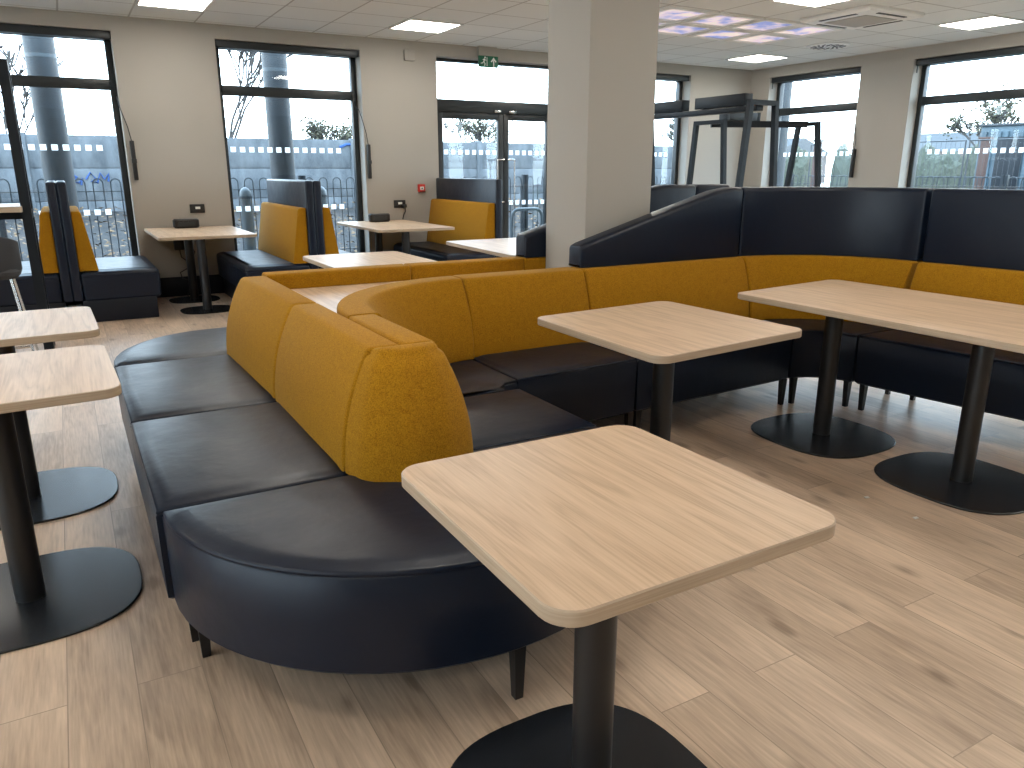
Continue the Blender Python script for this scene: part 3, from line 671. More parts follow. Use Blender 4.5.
# left row, straight units
def left_unit(y0, y1, label, lastround):
    m = module((0.45, (y0+y1)/2), label)
    seat_part(m, [(0.105, y0+G), (SPX-0.004, y0+G), (SPX-0.004, y1-G), (0.105, y1-G)])
    bm = bmesh.new(); p = yprof(0.207, 0.108); q = yprof(0.228, 0.124) if lastround else p
    add_loft(bm, [((SPX-0.002, y0+0.002), (-1, 0), p), ((SPX-0.002, (y0+y1)/2), (-1, 0), p if not lastround else yprof(0.217, 0.116)), ((SPX-0.002, y1-0.002), (-1, 0), q)], 0.012 if not lastround else 0.03)
    b = out('backrest', bm, M['yellow'], m)
    bm = bmesh.new(); add_tube(bm, [(SPX-0.110, y0+0.03, YT-0.0285), (SPX-0.110, y1-0.04, YT-0.0285)], 0.0022, 6); out('top_stitching', bm, M['stitch'], b)
    legs(m, [(0.168, y0+0.03), (0.20, y1-0.06), (0.78, y0+0.06), (0.78, y1-0.06)])
left_unit(2.15, 3.03, 'straight navy and mustard unit facing left, nearer of two', False)
left_unit(3.03, 3.985, 'straight navy and mustard unit facing left, farther of two', True)
# near end
m = module((0.86, 1.9), 'half-round navy end seat with mustard end cap nearest the camera')
CE = (0.855, 2.146)
seat_part(m, arc(CE, 0.735, 180, 360, 32, 0.69), pillow=True)
bm = bmesh.new()
base_o = round_poly([(0.640, 2.148), (0.662, 2.03), (0.78, 1.965), (0.92, 1.965), (1.030, 2.03), (1.052, 2.148)], [0, 0.10, 0.12, 0.12, 0.10, 0], 5)
top_o = round_poly([(0.738, 2.148), (0.745, 2.10), (0.80, 2.065), (0.89, 2.065), (0.940, 2.10), (0.948, 2.148)], [0, 0.03, 0.05, 0.05, 0.03, 0], 5)
n_ = min(len(base_o), len(top_o)); rings = []
zb = SZ1+0.004
for k in range(0, 13):
    t = k/12; s_ = t**2.1; rings.append([(a[0]+(b[0]-a[0])*s_, a[1]+(b[1]-a[1])*s_, zb+(YT+0.004-zb)*t) for a, b in zip(base_o, top_o)])
R = [ring(bm, q) for q in rings[:-1]]
lastp = ccw([(p[0], p[1]) for p in rings[-1]])
for k in range(4):
    a = PI/2*k/3; R.append(ring(bm, [(x, y, YT-0.018+0.022*math.sin(a)) for x, y in inset(lastp, 0.022*(1-math.cos(a)))]))
for a, b in zip(R[:-1], R[1:]): bridge(bm, a, b)
bm.faces.new(R[0][::-1]); bm.faces.new(R[-1])
ec = out('end_cap', bm, M['yellow'], m, sharp=45)
bm = bmesh.new(); add_tube(bm, [(0.752, 2.085, YT-0.025), (0.79, 2.063, YT-0.03), (0.845, 2.053, YT-0.034), (0.90, 2.063, YT-0.03), (0.935, 2.085, YT-0.025)], 0.0022, 6); out('top_stitching', bm, M['stitch'], ec)
legs(m, [(0.183, 2.085), (0.866, 1.488), (1.53, 2.09)])
# right-hand short unit
m = module((1.2, 2.43), 'short navy and mustard unit facing right beside the near end cap')
seat_part(m, [(SPX+0.004, 2.15+G), (1.588, 2.15+G), (1.588, 2.715-G), (SPX+0.004, 2.715-G)])
bm = bmesh.new(); p = yprof(0.208, 0.108)
add_loft(bm, [((SPX+0.002, 2.152), (1, 0), p), ((SPX+0.002, 2.4), (1, 0), p), ((SPX+0.002, 2.69), (1, 0), p)], 0.012); out('backrest', bm, M['yellow'], m)
legs(m, [(1.52, 2.21), (1.52, 2.655), (0.92, 2.21), (0.92, 2.655)])
# inner concave corner
CC = (1.648, 2.70); RR = 0.803
m = module((1.3, 3.0), 'curved inside corner unit in front of the oak infill top')
inner = [(1.535, 2.78), (1.58, 2.822)]
seat_part(m, arc(CC, RR-0.004, 180, 96, 16) + [(1.648, 3.499)] + [(1.648, 2.838)] + inner[::-1] + [(1.528, 2.719), (SPX+0.004, 2.719)], pillow=False)
bm = bmesh.new(); p = yprof(0.255, 0.125); st = [((SPX+0.001, 2.694), (1, 0), p)]
for k in range(0, 21):
    a = math.radians(180-90*k/20); st.append(((CC[0]+RR*math.cos(a), CC[1]+RR*math.sin(a)), (-math.cos(a), -math.sin(a)), p))
add_loft(bm, st, 0.012); b = out('backrest', bm, M['yellow'], m)
bm = bmesh.new(); rr = RR-0.127
add_tube(bm, [(CC[0]+rr*math.cos(math.radians(178-88*k/20)), CC[1]+rr*math.sin(math.radians(178-88*k/20)), YT-0.0285) for k in range(21)], 0.0022, 6); out('top_stitching', bm, M['stitch'], b)
legs(m, [(0.95, 2.79), (1.1, 3.26), (1.62, 3.42), (1.62, 2.9)])
# back row
BY = 3.503                                 # rear plane of the near back row
def back_unit(x0, x1, f0, f1, label, navy=None):
    m = module(((x0+x1)/2, 3.2), label)
    seat_part(m, [(x0+G, f0), (x1-G, f1), (x1-G, BY), (x0+G, BY)])
    bm = bmesh.new(); p = yprof(0.235, 0.15)
    add_loft(bm, [((x0+0.002, BY+0.012), (0, -1), p), (((x0+x1)/2, BY+0.012), (0, -1), p), ((x1-0.002, BY+0.012), (0, -1), p)], 0.012); out('backrest', bm, M['yellow'], m)
    if navy:
        bm = bmesh.new(); z0, xk, z1 = navy; st = []
        for x in (x0+0.004, x0+0.03, (x0+xk)/2, xk-0.06, xk-0.03, xk, xk+0.03, xk+0.06, x1-0.003):
            if x <= xk: z = z0+(z1-z0)*(x-x0)/(xk-x0)
            else: z = z1
            if abs(x-xk) < 0.065: z -= 0.008*(1-abs(x-xk)/0.065)
            st.append(((x, BY+0.022), (0, -1), nprof(YT+0.001, z, 0.12, 0.0)))
        add_loft(bm, st, 0.014); out('high_back', bm, M['navy'], m)
    legs(m, [(x0+0.035, f0+0.03), (x1-0.02, f1+0.025), (x0+0.07, BY-0.07), (x1-0.07, BY-0.07)])
back_unit(1.65, 2.365, 2.842, 2.885, 'straight low-backed navy and mustard unit left of the sloping navy back')
back_unit(2.365, 3.545, 2.885, 2.943, 'navy and mustard unit with sloping navy high back beside column', (0.945, 3.40, 1.235))
# right concave corner
CR = (3.55, 2.70); A1 = 1.0
m = module((3.95, 3.1), 'curved corner unit with navy high back behind the long table')
seat_part(m, [(3.552, 2.70+0.243)] + arc(CR, 0.243, 75, 15, 4) + [(3.793, 2.708)] + [(4.35, 2.708)] + arc(CR, 0.80, 8, 84, 14) + [(3.552, 3.5)], pillow=False)
bm = bmesh.new(); p = yprof(0.24, 0.15); add_loft(bm, [((CR[0]+0.815*math.cos(math.radians(a)), CR[1]+0.815*math.sin(math.radians(a))), (-math.cos(math.radians(a)), -math.sin(math.radians(a))), p) for a in [90-(90-A1)*k/20 for k in range(21)]], 0.012); out('backrest', bm, M['yellow'], m)
bm = bmesh.new(); p = nprof(YT+0.001, 1.235); add_loft(bm, [((CR[0]+0.825*math.cos(math.radians(a)), CR[1]+0.825*math.sin(math.radians(a))), (-math.cos(math.radians(a)), -math.sin(math.radians(a))), p) for a in [90-(90-A1)*k/20 for k in range(21)]], 0.012); out('high_back', bm, M['navy'], m)
legs(m, [(3.60, 2.955), (3.825, 2.755), (3.62, 3.42), (4.27, 2.79)])
# right straight unit
def right_unit(s0, s1, label):
    ar = math.radians(8.0); n = (-math.cos(ar), -math.sin(ar)); t = (math.sin(ar), -math.cos(ar))
    def Q(r, s): return (CR[0]-0.0+r+(-n[0]-1)*(r-0.5) + t[0]*s, CR[1]+0.006 + t[1]*s)
    m = module(Q(0.55, (s0+s1)/2), label)
    seat_part(m, [Q(0.243, s0+0.008), Q(0.243, s1), Q(0.80, s1), Q(0.80, s0+0.008)])
    bm = bmesh.new(); p = yprof(0.24, 0.15); add_loft(bm, [(Q(0.815, s0+0.004), n, p), (Q(0.815, (s0+s1)/2), n, p), (Q(0.815, s1), n, p)], 0.012); out('backrest', bm, M['yellow'], m)
    bm = bmesh.new(); p = nprof(YT+0.001, 1.235); add_loft(bm, [(Q(0.825, s0+0.004), n, p), (Q(0.825, (s0+s1)/2), n, p), (Q(0.825, s1), n, p)], 0.016); out('high_back', bm, M['navy'], m)
    legs(m, [Q(0.285, s0+0.045), Q(0.31, s1-0.07), Q(0.73, s0+0.07), Q(0.73, s1-0.07)])
right_unit(0.0, 1.45, 'straight high-backed unit at right edge beyond the long table')
# far side of the island
FYP = 3.978
m = module((0.5, 4.3), 'rounded navy corner seat at far end, under the mustard back')
seat_part(m, [(0.105, 3.99)] + arc((0.65, 4.05), 0.545, 180, 90, 12, 0.645) + [(SPX-0.004, 4.695), (SPX-0.004, 3.99)])
legs(m, [(0.2, 4.06), (0.76, 4.62), (0.76, 4.06)])
def far_unit(x0, x1, label, navy=None, endr=0.012):
    m = module(((x0+x1)/2, 4.3), label)
    seat_part(m, [(x0+G, FYP+0.005), (x1-G, FYP+0.005), (x1-G, 4.695), (x0+G, 4.695)])
    bm = bmesh.new(); p = yprof(0.25, 0.13); add_loft(bm, [((x0+0.002, FYP), (0, 1), p), (((x0+x1)/2, FYP), (0, 1), p), ((x1-0.002, FYP), (0, 1), p)], endr); out('backrest', bm, M['yellow'], m)
    if navy:
        bm = bmesh.new(); z0, xk, z1, x_end = navy; st = []
        for x in (x0+0.004, x0+0.03, (x0+xk)/2, xk-0.06, xk-0.03, xk, xk+0.03, xk+0.06, x1-0.003) if z0 < z1 else (x0+0.003, (x0+x1)/2, x1-0.03):
            z = z1 if x > xk else z0+(z1-z0)*(x-x0)/(xk-x0)
            if z0 < z1 and abs(x-xk) < 0.065: z -= 0.008*(1-abs(x-xk)/0.065)
            st.append(((x, FYP), (0, 1), nprof(YT+0.001, z)))
        add_loft(bm, st, 0.014 if z0 < z1 else 0.03); out('high_back', bm, M['navy'], m)
    legs(m, [(x0+0.07, 4.64), (x1-0.07, 4.64), (x0+0.07, 4.05), (x1-0.07, 4.05)])
far_unit(SPX+0.002, 1.63, 'mustard seat back bordering far edge of oak infill, left unit')
far_unit(1.63, 2.36, 'mustard seat back bordering far edge of oak infill, right unit')
far_unit(2.36, 3.70, 'unit with sloping navy back seen behind the column', (0.96, 3.38, 1.24, 0))
far_unit(3.70, 4.05, 'short navy-backed end unit glimpsed behind the sloping navy back', (1.24, 0, 1.24, 0))
# oak infill between the backs
bm = bmesh.new()
poly = [(SPX+0.012, 2.70)] + [(CC[0]+(RR+0.006)*math.cos(math.radians(180-90*k/24)), CC[1]+(RR+0.006)*math.sin(math.radians(180-90*k/24))) for k in range(1, 25)] + [(1.69, BY+0.022), (PXA-0.004, BY+0.022), (PXA-0.004, FYP-0.006), (SPX+0.012, FYP-0.006)]
add_slab(bm, poly, 0.715, 0.745, 0.002, 0)
ot = empty('infill_top', (1.3, 3.7, 0.715), label='oak infill top between the mustard seat backs left of column', cat='counter top')
out('oak_panel', bm, [M['oak']], ot, sharp=30)
bm = bmesh.new(); add_box(bm, (0.87, 3.55, 0.0), (2.48, 3.59, 0.715)); add_box(bm, (0.87, 3.92, 0.0), (2.48, 3.96, 0.715)); out('support_frame', bm, M['blackmetal'], ot)

# ------------------------------------------------------------------ booths along the window wall
def booth_side(parent, xr, s, y0, y1, seatdepth=0.62, front_inset=0.0):
    """s=+1: seat on the right of the panel whose rear plane is xr; s=-1 on the left"""
    th = 0.078
    bm = bmesh.new(); add_box(bm, (min(xr, xr+s*th), y0, 0.20), (max(xr, xr+s*th), y1, 1.235), 0.018, seg=3); out('back_panel', bm, M['navy'], parent)
    bm = bmesh.new(); pts = [(0, 0.462), (0.155, 0.462), (0.075, 0.985), (0, 0.985)]
    p = round_poly(pts, [0, 0.01, 0.03, 0.01], 4)
    add_loft(bm, [((xr+s*th, y0+0.03), (s, 0), p), ((xr+s*th, (y0+y1)/2), (s, 0), p), ((xr+s*th, y1-0.01), (s, 0), p)], 0.008); out('back_cushion', bm, M['yellow'], parent)
    xa, xb = sorted((xr+s*th, xr+s*(th+seatdepth)))
    bm = bmesh.new(); add_cushion(bm, round_poly([(xa, y0+0.01), (xb, y0+0.01), (xb, y1), (xa, y1)], 0.03, 4), 0.2, 0.455, r=0.03, taper=0.008); out('seat', bm, M['navy'], parent)
    xa, xb = sorted((xr+s*(th-0.01), xr+s*(th+seatdepth-0.05)))
    out('plinth', box_bm((xa, y0+0.03, 0.0), (xb, y1, 0.2), 0.004), M['skirt'], parent)
YB = 9.025
b1 = empty('booth', (-0.035, 8.4, 0), label='leftmost back-to-back navy booth seat with mustard cushions', cat='booth seat', group='booth seats at the window wall')
booth_side(b1, -0.035, 1, 7.79, YB, 0.65); booth_side(b1, -0.035, -1, 7.79, YB, 0.60)
b2 = empty('booth', (2.075, 8.3, 0), label='middle back-to-back navy booth seat in front of second window', cat='booth seat', group='booth seats at the window wall')
booth_side(b2, 2.075, -1, 7.42, YB, 0.61); booth_side(b2, 2.075, 1, 7.42, YB, 0.55)
b3 = empty('booth', (4.14, 8.3, 0), label='single navy booth seat with mustard cushion beside the glazed doors', cat='booth seat', group='booth seats at the window wall')
booth_side(b3, 4.14, -1, 7.45, YB, 0.60)

# ------------------------------------------------------------------ high tables with steel frames
def trapezoid(root, c, half_bot, half_top, zt, axis, wdt=0.05):
    """one end frame in the x or y direction"""
    bm = bmesh.new()
    def P(u, z): return (c[0]+u, c[1], z) if axis == 'x' else (c[0], c[1]+u, z)
    ref = (0, 1, 0) if axis == 'x' else (1, 0, 0)
    for s in (-1, 1): add_bar(bm, P(s*half_bot, 0), P(s*half_top, zt), 0.055, wdt, ref)
    add_bar(bm, P(-half_top-0.026, zt-0.025), P(half_top+0.026, zt-0.025), 0.05, wdt-0.002, ref)
    add_bar(bm, P(-half_bot+0.0, 0.03), P(half_bot, 0.03), 0.05, wdt-0.004, ref)
    f = 1.03/zt; hw = half_bot+(half_top-half_bot)*f
    add_bar(bm, P(-hw, 1.025), P(hw, 1.025), 0.06, wdt-0.006, ref)
    return out('end_frame', bm, M['bluemetal'], root, sharp=30)
# right: along y
r1 = empty('high_table', (6.63, 7.2, 0), label='tall black steel-framed high table with boxes on its beam, nearest column', cat='high table', group='steel-framed high tables')
trapezoid(r1, (6.65, 6.22), 0.36, 0.185, 2.05, 'x', 0.06); trapezoid(r1, (6.65, 8.3), 0.36, 0.185, 2.05, 'x', 0.06)
bm = bmesh.new(); add_box(bm, (6.59, 6.25, 1.945), (6.69, 8.27, 2.0), 0.003); out('top_beam', bm, M['bluemetal'], r1)
bm = bmesh.new(); add_slab(bm, round_poly([(6.27, 6.15), (7.03, 6.15), (7.03, 8.37), (6.27, 8.37)], 0.03), 1.055, 1.085, 0.002, 1); out('table_top', bm, [M['oak'], M['edge']], r1)
for y0, y1, nm in ((6.42, 7.20, 'nearer'), (7.42, 8.2, 'farther')):
    o = empty('beam_box', (6.64, (y0+y1)/2, 2.0), label='black rectangular box on steel overhead beam, %s of the two' % nm, cat='box', group='black boxes on overhead beams')
    out('box_body', box_bm((6.58, y0, 2.012), (6.70, y1, 2.135), 0.004), M['bluemetal'], o)
    for yy in (y0+0.12, y1-0.12): out('bracket', box_bm((6.60, yy-0.02, 2.0005), (6.68, yy+0.02, 2.0125)), M['blackmetal'], o)
r2 = empty('high_table', (8.1, 7.8, 0), label='black steel-framed high table farther back near the room corner', cat='high table', group='steel-framed high tables')
trapezoid(r2, (7.53, 7.93), 0.42, 0.25, 1.955, 'y', 0.06); trapezoid(r2, (8.74, 7.36), 0.40, 0.15, 1.94, 'y', 0.06)
bm = bmesh.new(); add_bar(bm, (7.55, 7.93, 1.91), (8.72, 7.36, 1.91), 0.05, 0.08, (0, 0, 1)); out('top_beam', bm, M['bluemetal'], r2)
bm = bmesh.new(); add_slab(bm, round_poly([(7.30, 7.62), (8.72, 6.93), (9.05, 7.62), (7.66, 8.30)], 0.03), 1.055, 1.085, 0.002, 1); out('table_top', bm, [M['oak'], M['edge']], r2)
o = empty('beam_box', (7.98, 7.82, 1.94), label='black box with pale ends on the far high table beam', cat='box', group='black boxes on overhead beams')
out('box_body', box_bm((7.70, 7.76, 1.957), (8.22, 7.90, 2.065), 0.004), M['blackmetal'], o)
for x in (7.66, 8.22): out('end_plate', box_bm((x, 7.758, 1.955), (x+0.05, 7.902, 2.068), 0.003), M['galv'], o)
# left
l1 = empty('high_table', (-1.2, 6.75, 0), label='oak-topped high table with tall black post at left picture edge', cat='high table', group='steel-framed high tables')
trapezoid(l1, (-0.235, 6.72), 0.22, 0.13, 2.06, 'y', 0.062); trapezoid(l1, (-2.2, 6.72), 0.22, 0.13, 2.06, 'y', 0.062)
bm = bmesh.new(); add_slab(bm, round_poly([(-2.35, 6.42), (-0.255, 6.42), (-0.255, 7.05), (-2.35, 7.05)], 0.02), 1.05, 1.09, 0.002, 1); out('table_top', bm, [M['oak'], M['edge']], l1)
bm = bmesh.new(); add_box(bm, (-2.17, 6.69, 0.99), (-0.265, 6.75, 1.05)); add_box(bm, (-2.17, 6.69, 1.96), (-0.265, 6.75, 2.01)); out('top_beam', bm, M['bluemetal'], l1)
# bar stools
def stool(x, y, rz, label, proto=[None]):
    if proto[0] is None:
        o = empty('bar_stool', (0, 0, 0)); proto[0] = o
        bm = bmesh.new(); add_slab(bm, round_poly([(-0.2, -0.19), (0.2, -0.19), (0.2, 0.19), (-0.2, 0.19)], 0.09, 6), 0.66, 0.73, 0.025); out('seat', bm, M['stool'], o, local=True)
        bm = bmesh.new(); st = []
        for k in range(13):
            a = math.radians(200+140*k/12); zt = 0.945 - 0.06*abs(math.cos(a))**3
            st.append(((0.23*math.cos(a), 0.21*math.sin(a)), (-math.cos(a), -math.sin(a)), round_poly([(0, 0.70), (0.045, 0.72), (0.04, zt), (0, zt)], 0.012, 3)))
        add_loft(bm, st, 0.01); out('backrest', bm, M['stool'], o, local=True)
        for sx, sy in ((-1,-1),(1,-1),(1,1),(-1,1)):
            bm = bmesh.new(); add_tube(bm, [(sx*0.14, sy*0.13, 0.665), (sx*0.22, sy*0.21, 0.0)], 0.008, 10); out('leg', bm, M['steel'], o, local=True)
        bm = bmesh.new(); add_tube(bm, [(0.193, 0.183, 0.22), (-0.193, 0.183, 0.22), (-0.193, -0.183, 0.22), (0.193, -0.183, 0.22), (0.193, 0.18, 0.22)], 0.008, 8); out('footrest', bm, M['steel'], o, local=True)
    else: o = copy_tree(proto[0])
    o.location = (x, y, 0); o.rotation_euler = (0, 0, rz); tag(o, label, 'stool', 'grey bar stools at the high table')
stool(-0.50, 6.0, 0.0, 'charcoal bar stool with metal legs at left picture edge')

# ------------------------------------------------------------------ specks on the floor
for i, (x, y, lb) in enumerate(((2.785, 1.850, 'tiny white paper scrap on floor, nearer the long table'), (2.78, 1.625, 'tiny white paper scrap on floor, nearer the small table'))):
    bm = bmesh.new(); add_slab(bm, [(x-0.012, y-0.006), (x+0.010, y-0.008), (x+0.014, y+0.005), (x-0.006, y+0.009)], 0.0005, 0.004, 0.0008)
    tag(out('paper_scrap', bm, M['white'], origin=(x, y, 0)), lb, 'scrap', 'paper scraps on the floor')

# ------------------------------------------------------------------ outside
GZ = -0.05
struct('ground', box_bm((-30, WY+WT+0.02, GZ-0.2), (40, 60, GZ)), M['paving'])
struct('lawn', box_bm((WX+WT+2.2, -40, GZ-0.2), (90, WY+WT, GZ-0.01)), M['grass'])
struct('side_path', box_bm((WX+WT+0.02, -40, GZ-0.2), (WX+WT+2.2, WY+WT, GZ)), M['paving'])
# bank behind the railing
RY = 11.6; CY = 16.4
bm = bmesh.new(); random.seed(3); nx, ny = 60, 12; V_ = []
for j in range(ny+1):
    for i in range(nx+1):
        x = -14+34*i/nx; y = RY+0.25+(CY+0.3-RY-0.25)*j/ny; V_.append(bm.verts.new((x, y, GZ+0.02+0.62*(j/ny)**0.9 + random.uniform(-0.03, 0.05))))
for j in range(ny):
    for i in range(nx): a = j*(nx+1)+i; bm.faces.new((V_[a], V_[a+1], V_[a+nx+2], V_[a+nx+1]))
struct('bank', bm, M['bank'], sharp=80)
bm = bmesh.new(); random.seed(8)
for k in range(5200):
    x = random.uniform(-5, 12); t = random.random()**1.3; y = RY+0.3+(CY-RY-0.4)*t; z = GZ+0.09+0.62*(t)**0.9
    a = random.uniform(0, PI); s_ = random.uniform(0.02, 0.06); u = Vector((math.cos(a), math.sin(a)*0.6, random.uniform(-0.4, 0.5)))*s_; v = Vector((-math.sin(a), math.cos(a)*0.6, random.uniform(-0.2, 0.6)))*s_*0.7
    p = Vector((x, y, z)); bm.faces.new(ring(bm, [p-u, p-v*0.8, p+u, p+v]))
tag(out('leaf_litter', bm, M['fallen'], sharp=None, origin=(3, 13, 0)), 'brown fallen leaves scattered over the bank behind the railings', 'leaves', kind='stuff')
# concrete panel fence
CT = 1.94
cf = empty('concrete_fence', (3, CY, 0), label='grey concrete panel fence along the top of the bank', cat='fence')
bm = bmesh.new()
for k in range(3): add_box(bm, (-16, CY, 0.2+0.58*k), (17.5, CY+0.06, 0.2+0.58*k+0.565), 0.012)
add_box(bm, (-16, CY+0.015, 0.0), (17.5, CY+0.05, CT-0.01)); out('panels', bm, M['concrete'], cf)
for k in range(12):
    x = -16+3*k+0.5; out('post', box_bm((x-0.07, CY-0.04, 0.0), (x+0.07, CY+0.1, CT+0.02), 0.01), M['concrete'], cf)
for pts, sc in (([(0.12, 1.2), (0.2, 1.25), (0.28, 1.2), (0.2, 1.12), (0.3, 1.1), (0.36, 1.18), (0.33, 1.06)], 0.018), ([(0.42, 1.16), (0.5, 1.28), (0.58, 1.17), (0.5, 1.12), (0.6, 1.1), (0.66, 1.27), (0.72, 1.16), (0.8, 1.26), (0.78, 1.12)], 0.02), ([(7.9-2.7, 1.78), (8.05-2.7, 1.84), (8.2-2.7, 1.84)], 0.03)):
    bm = bmesh.new(); add_tube(bm, [(x, CY-0.004, z) for x, z in pts], sc, 6); out('graffiti', bm, M['graffiti'], cf)
# bow-top railings
def railing(root, p0, p1, ztop=1.22, pitch=0.19):
    a, b = Vector(p0), Vector(p1); L = (b-a).length; d = (b-a)/L
    bm = bmesh.new(); n = int(L/pitch)
    for k in range(0, n):
        u0 = (k+0.15)*L/n; u1 = (k+0.15)*L/n + pitch*0.62; c = (u0+u1)/2; rad = (u1-u0)/2
        pts = [a+d*u0+Vector((0, 0, 0.10))] + [a+d*(c-rad*math.cos(PI*i/6))+Vector((0, 0, ztop-rad+rad*math.sin(PI*i/6))) for i in range(7)] + [a+d*u1+Vector((0, 0, 0.10))]
        add_tube(bm, pts, 0.008, 5)
    out('bow_bars', bm, M['rail'], root)
    for z in (0.16, ztop-0.16):
        bm = bmesh.new(); add_bar(bm, a+Vector((0, 0, z)), b+Vector((0, 0, z)), 0.04, 0.012, (0, 0, 1)); out('rail', bm, M['rail'], root)
    for p in (a, b):
        bm = bmesh.new(); add_bar(bm, p+Vector((0, 0, GZ)), p+Vector((0, 0, ztop+0.03)), 0.06, 0.06, (0, 1, 0)); out('post', bm, M['rail'], root)
place = ['', 'outside the leftmost window', 'at the left of the second window', 'at the right of the second window', 'outside the glazed doors', 'hidden behind the column', 'outside the far back window']
for k in range(1, 7):
    x0 = -2.6+1.9*k; r_ = empty('railing', (x0+0.95, RY, 0), label='dark bow-top railing panel '+place[k], cat='railing', group='bow-top railing panels at the back')
    railing(r_, (x0, RY, 0), (x0+1.86, RY, 0))
RX = 13.2
for k in range(3):
    y0 = 5.0+2.15*k; r_ = empty('railing', (RX, y0+0.95, 0), label='dark bow-top railing panel outside the right wall, %s' % ['at the right picture edge', 'across the big right window', 'in the smaller right window'][k], cat='railing', group='bow-top railing panels at the side')
    railing(r_, (RX, y0, 0), (RX, y0+2.1, 0))
# canopy columns
for x, y, lb in ((0.0, 10.5, 'round grey steel column outside the leftmost window'), (2.55, 10.5, 'round grey steel column outside the second window')):
    o = empty('steel_column', (x, y, GZ), label=lb, cat='column', group='round steel columns outside')
    bm = bmesh.new(); add_tube(bm, [(x, y, GZ), (x, y, 4.2)], 0.155, 32); out('shaft', bm, M['galv'], o)
    bm = bmesh.new(); add_tube(bm, [(x, y, 2.52), (x, y, 2.56)], 0.159, 32); out('band', bm, M['bollard'], o)
    bm = bmesh.new(); add_tube(bm, [(x, y, GZ+0.001), (x, y, GZ+0.02)], 0.24, 24); out('base_flange', bm, M['galv'], o)
# side columns
o = empty('steel_column', (11.2, 10.05, GZ), label='round grey steel column outside the smaller right window', cat='column', group='round steel columns outside')
bm = bmesh.new(); add_tube(bm, [(11.2, 10.05, GZ), (11.2, 10.05, 4.2)], 0.155, 32); out('shaft', bm, M['galv'], o)
bm = bmesh.new(); add_tube(bm, [(11.2, 10.05, GZ+0.001), (11.2, 10.05, GZ+0.02)], 0.24, 24); out('base_flange', bm, M['galv'], o)
# bollards
for x, y, lb in ((2.02, 10.35, 'pale grey dome-topped bollard left of the middle booth'), (3.02, 10.45, 'pale grey dome-topped bollard right of the middle booth')):
    o = empty('bollard', (x, y, GZ), label=lb, cat='bollard', group='bollards outside the second window')
    bm = bmesh.new(); add_tube(bm, [(x, y, GZ), (x, y, 0.98)], 0.075, 20); out('bollard_body', bm, M['bollard'], o)
    bm = bmesh.new(); add_tube(bm, [(x, y, 0.98), (x, y, 1.01)], 0.082, 20); out('collar', bm, M['galv'], o)
    bm = bmesh.new(); add_tube(bm, [(x, y, 1.01), (x, y, 1.06), (x, y, 1.10), (x, y, 1.12)], [0.075, 0.07, 0.045, 0.01], 20); out('dome_cap', bm, M['bollard'], o, sharp=60)
# cycle hoop
o = empty('cycle_stand', (6.3, 10.6, GZ), label='pale steel cycle hoop seen through the glazed doors', cat='cycle stand')
bm = bmesh.new(); add_tube(bm, [(6.0, 10.5, GZ), (6.0, 10.5, 0.62)] + [(6.12-0.12*math.cos(PI/2*k/5), 10.5, 0.62+0.12*math.sin(PI/2*k/5)) for k in range(1, 6)] + [(6.42+0.12*math.sin(PI/2*k/5), 10.5, 0.74-0.12*(1-math.cos(PI/2*k/5))) for k in range(0, 6)] + [(6.54, 10.5, GZ)], 0.025, 10)
out('hoop', bm, M['bollard'], o)
for x in (6.0, 6.54):
    bm = bmesh.new(); add_tube(bm, [(x, 10.5, GZ+0.001), (x, 10.5, GZ+0.012)], 0.06, 12); out('foot_plate', bm, M['galv'], o)
# trees
def tree(name, base, h, label, seed, leaf=None, spread=0.55, depth=5, group=None, nl=2, tw=0.02):
    rnd = random.Random(seed); o = empty(name, base, label=label, cat='tree', group=group)
    bm = bmesh.new(); lb = bmesh.new() if leaf else None; tips = []
    def grow(p, d, L, r, n):
        q = p+d*L; mid = p+d*L*0.5+Vector((rnd.uniform(-1, 1), rnd.uniform(-1, 1), 0))*L*0.06
        add_tube(bm, [p, mid, q], [max(r, tw), max(r*0.85, tw), max(r*0.68, tw*0.8)], 5 if n > 2 else 3, cap=False)
        if n == 0: tips.append(q); return
        for i in range(3 if n > 1 else 3):
            a = rnd.uniform(0, 2*PI); s_ = spread*rnd.uniform(0.5, 1.2)
            e = (d + Vector((math.cos(a), math.sin(a), rnd.uniform(-0.1, 0.35)))*s_).normalized()
            grow(q if i else p+d*L*0.75, e, L*rnd.uniform(0.62, 0.8), r*0.62, n-1)
    B = Vector(base); grow(B, Vector((0, 0, 1)), h*0.30, h*0.0095, depth)
    out('trunk_and_branches', bm, M['bark'], o, sharp=None)
    if leaf:
        for t in tips:
            for k in range(nl):
                c = t+Vector((rnd.gauss(0, 1), rnd.gauss(0, 1), rnd.gauss(0, 1)))*h*0.045; a = rnd.uniform(0, 2*PI); s_ = h*0.015*rnd.uniform(0.6, 1.4)
                u = Vector((math.cos(a), math.sin(a), rnd.uniform(-0.5, 0.5)))*s_; v = Vector((-math.sin(a)*0.5, math.cos(a)*0.5, rnd.uniform(0.3, 0.8)))*s_
                lb.faces.new(ring(lb, [c-u, c-v*0.6, c+u, c+v]))
        out('leaves', lb, leaf, o, sharp=None)
tree('bare_tree', (-0.9, 24, 0), 5.0, 'bare winter tree behind fence in the leftmost window', 5)
tree('bare_tree', (4.0, 22, 0), 6.6, 'taller bare winter tree behind fence in the second window', 11, depth=6, spread=0.45)
tree('small_tree', (7.9, 26, 0), 3.3, 'low twiggy tree behind fence, right of second window column', 21, leaf=M['leafy'], nl=5)
tree('small_tree', (15.4, 30, 0), 3.7, 'rounded twiggy tree above fence seen through the glazed doors', 33, leaf=M['leafy'], nl=5)
tree('small_tree', (22.0, 24, 0), 3.8, 'leafy tree seen through the far back window', 41, leaf=M['leaf'], nl=3)
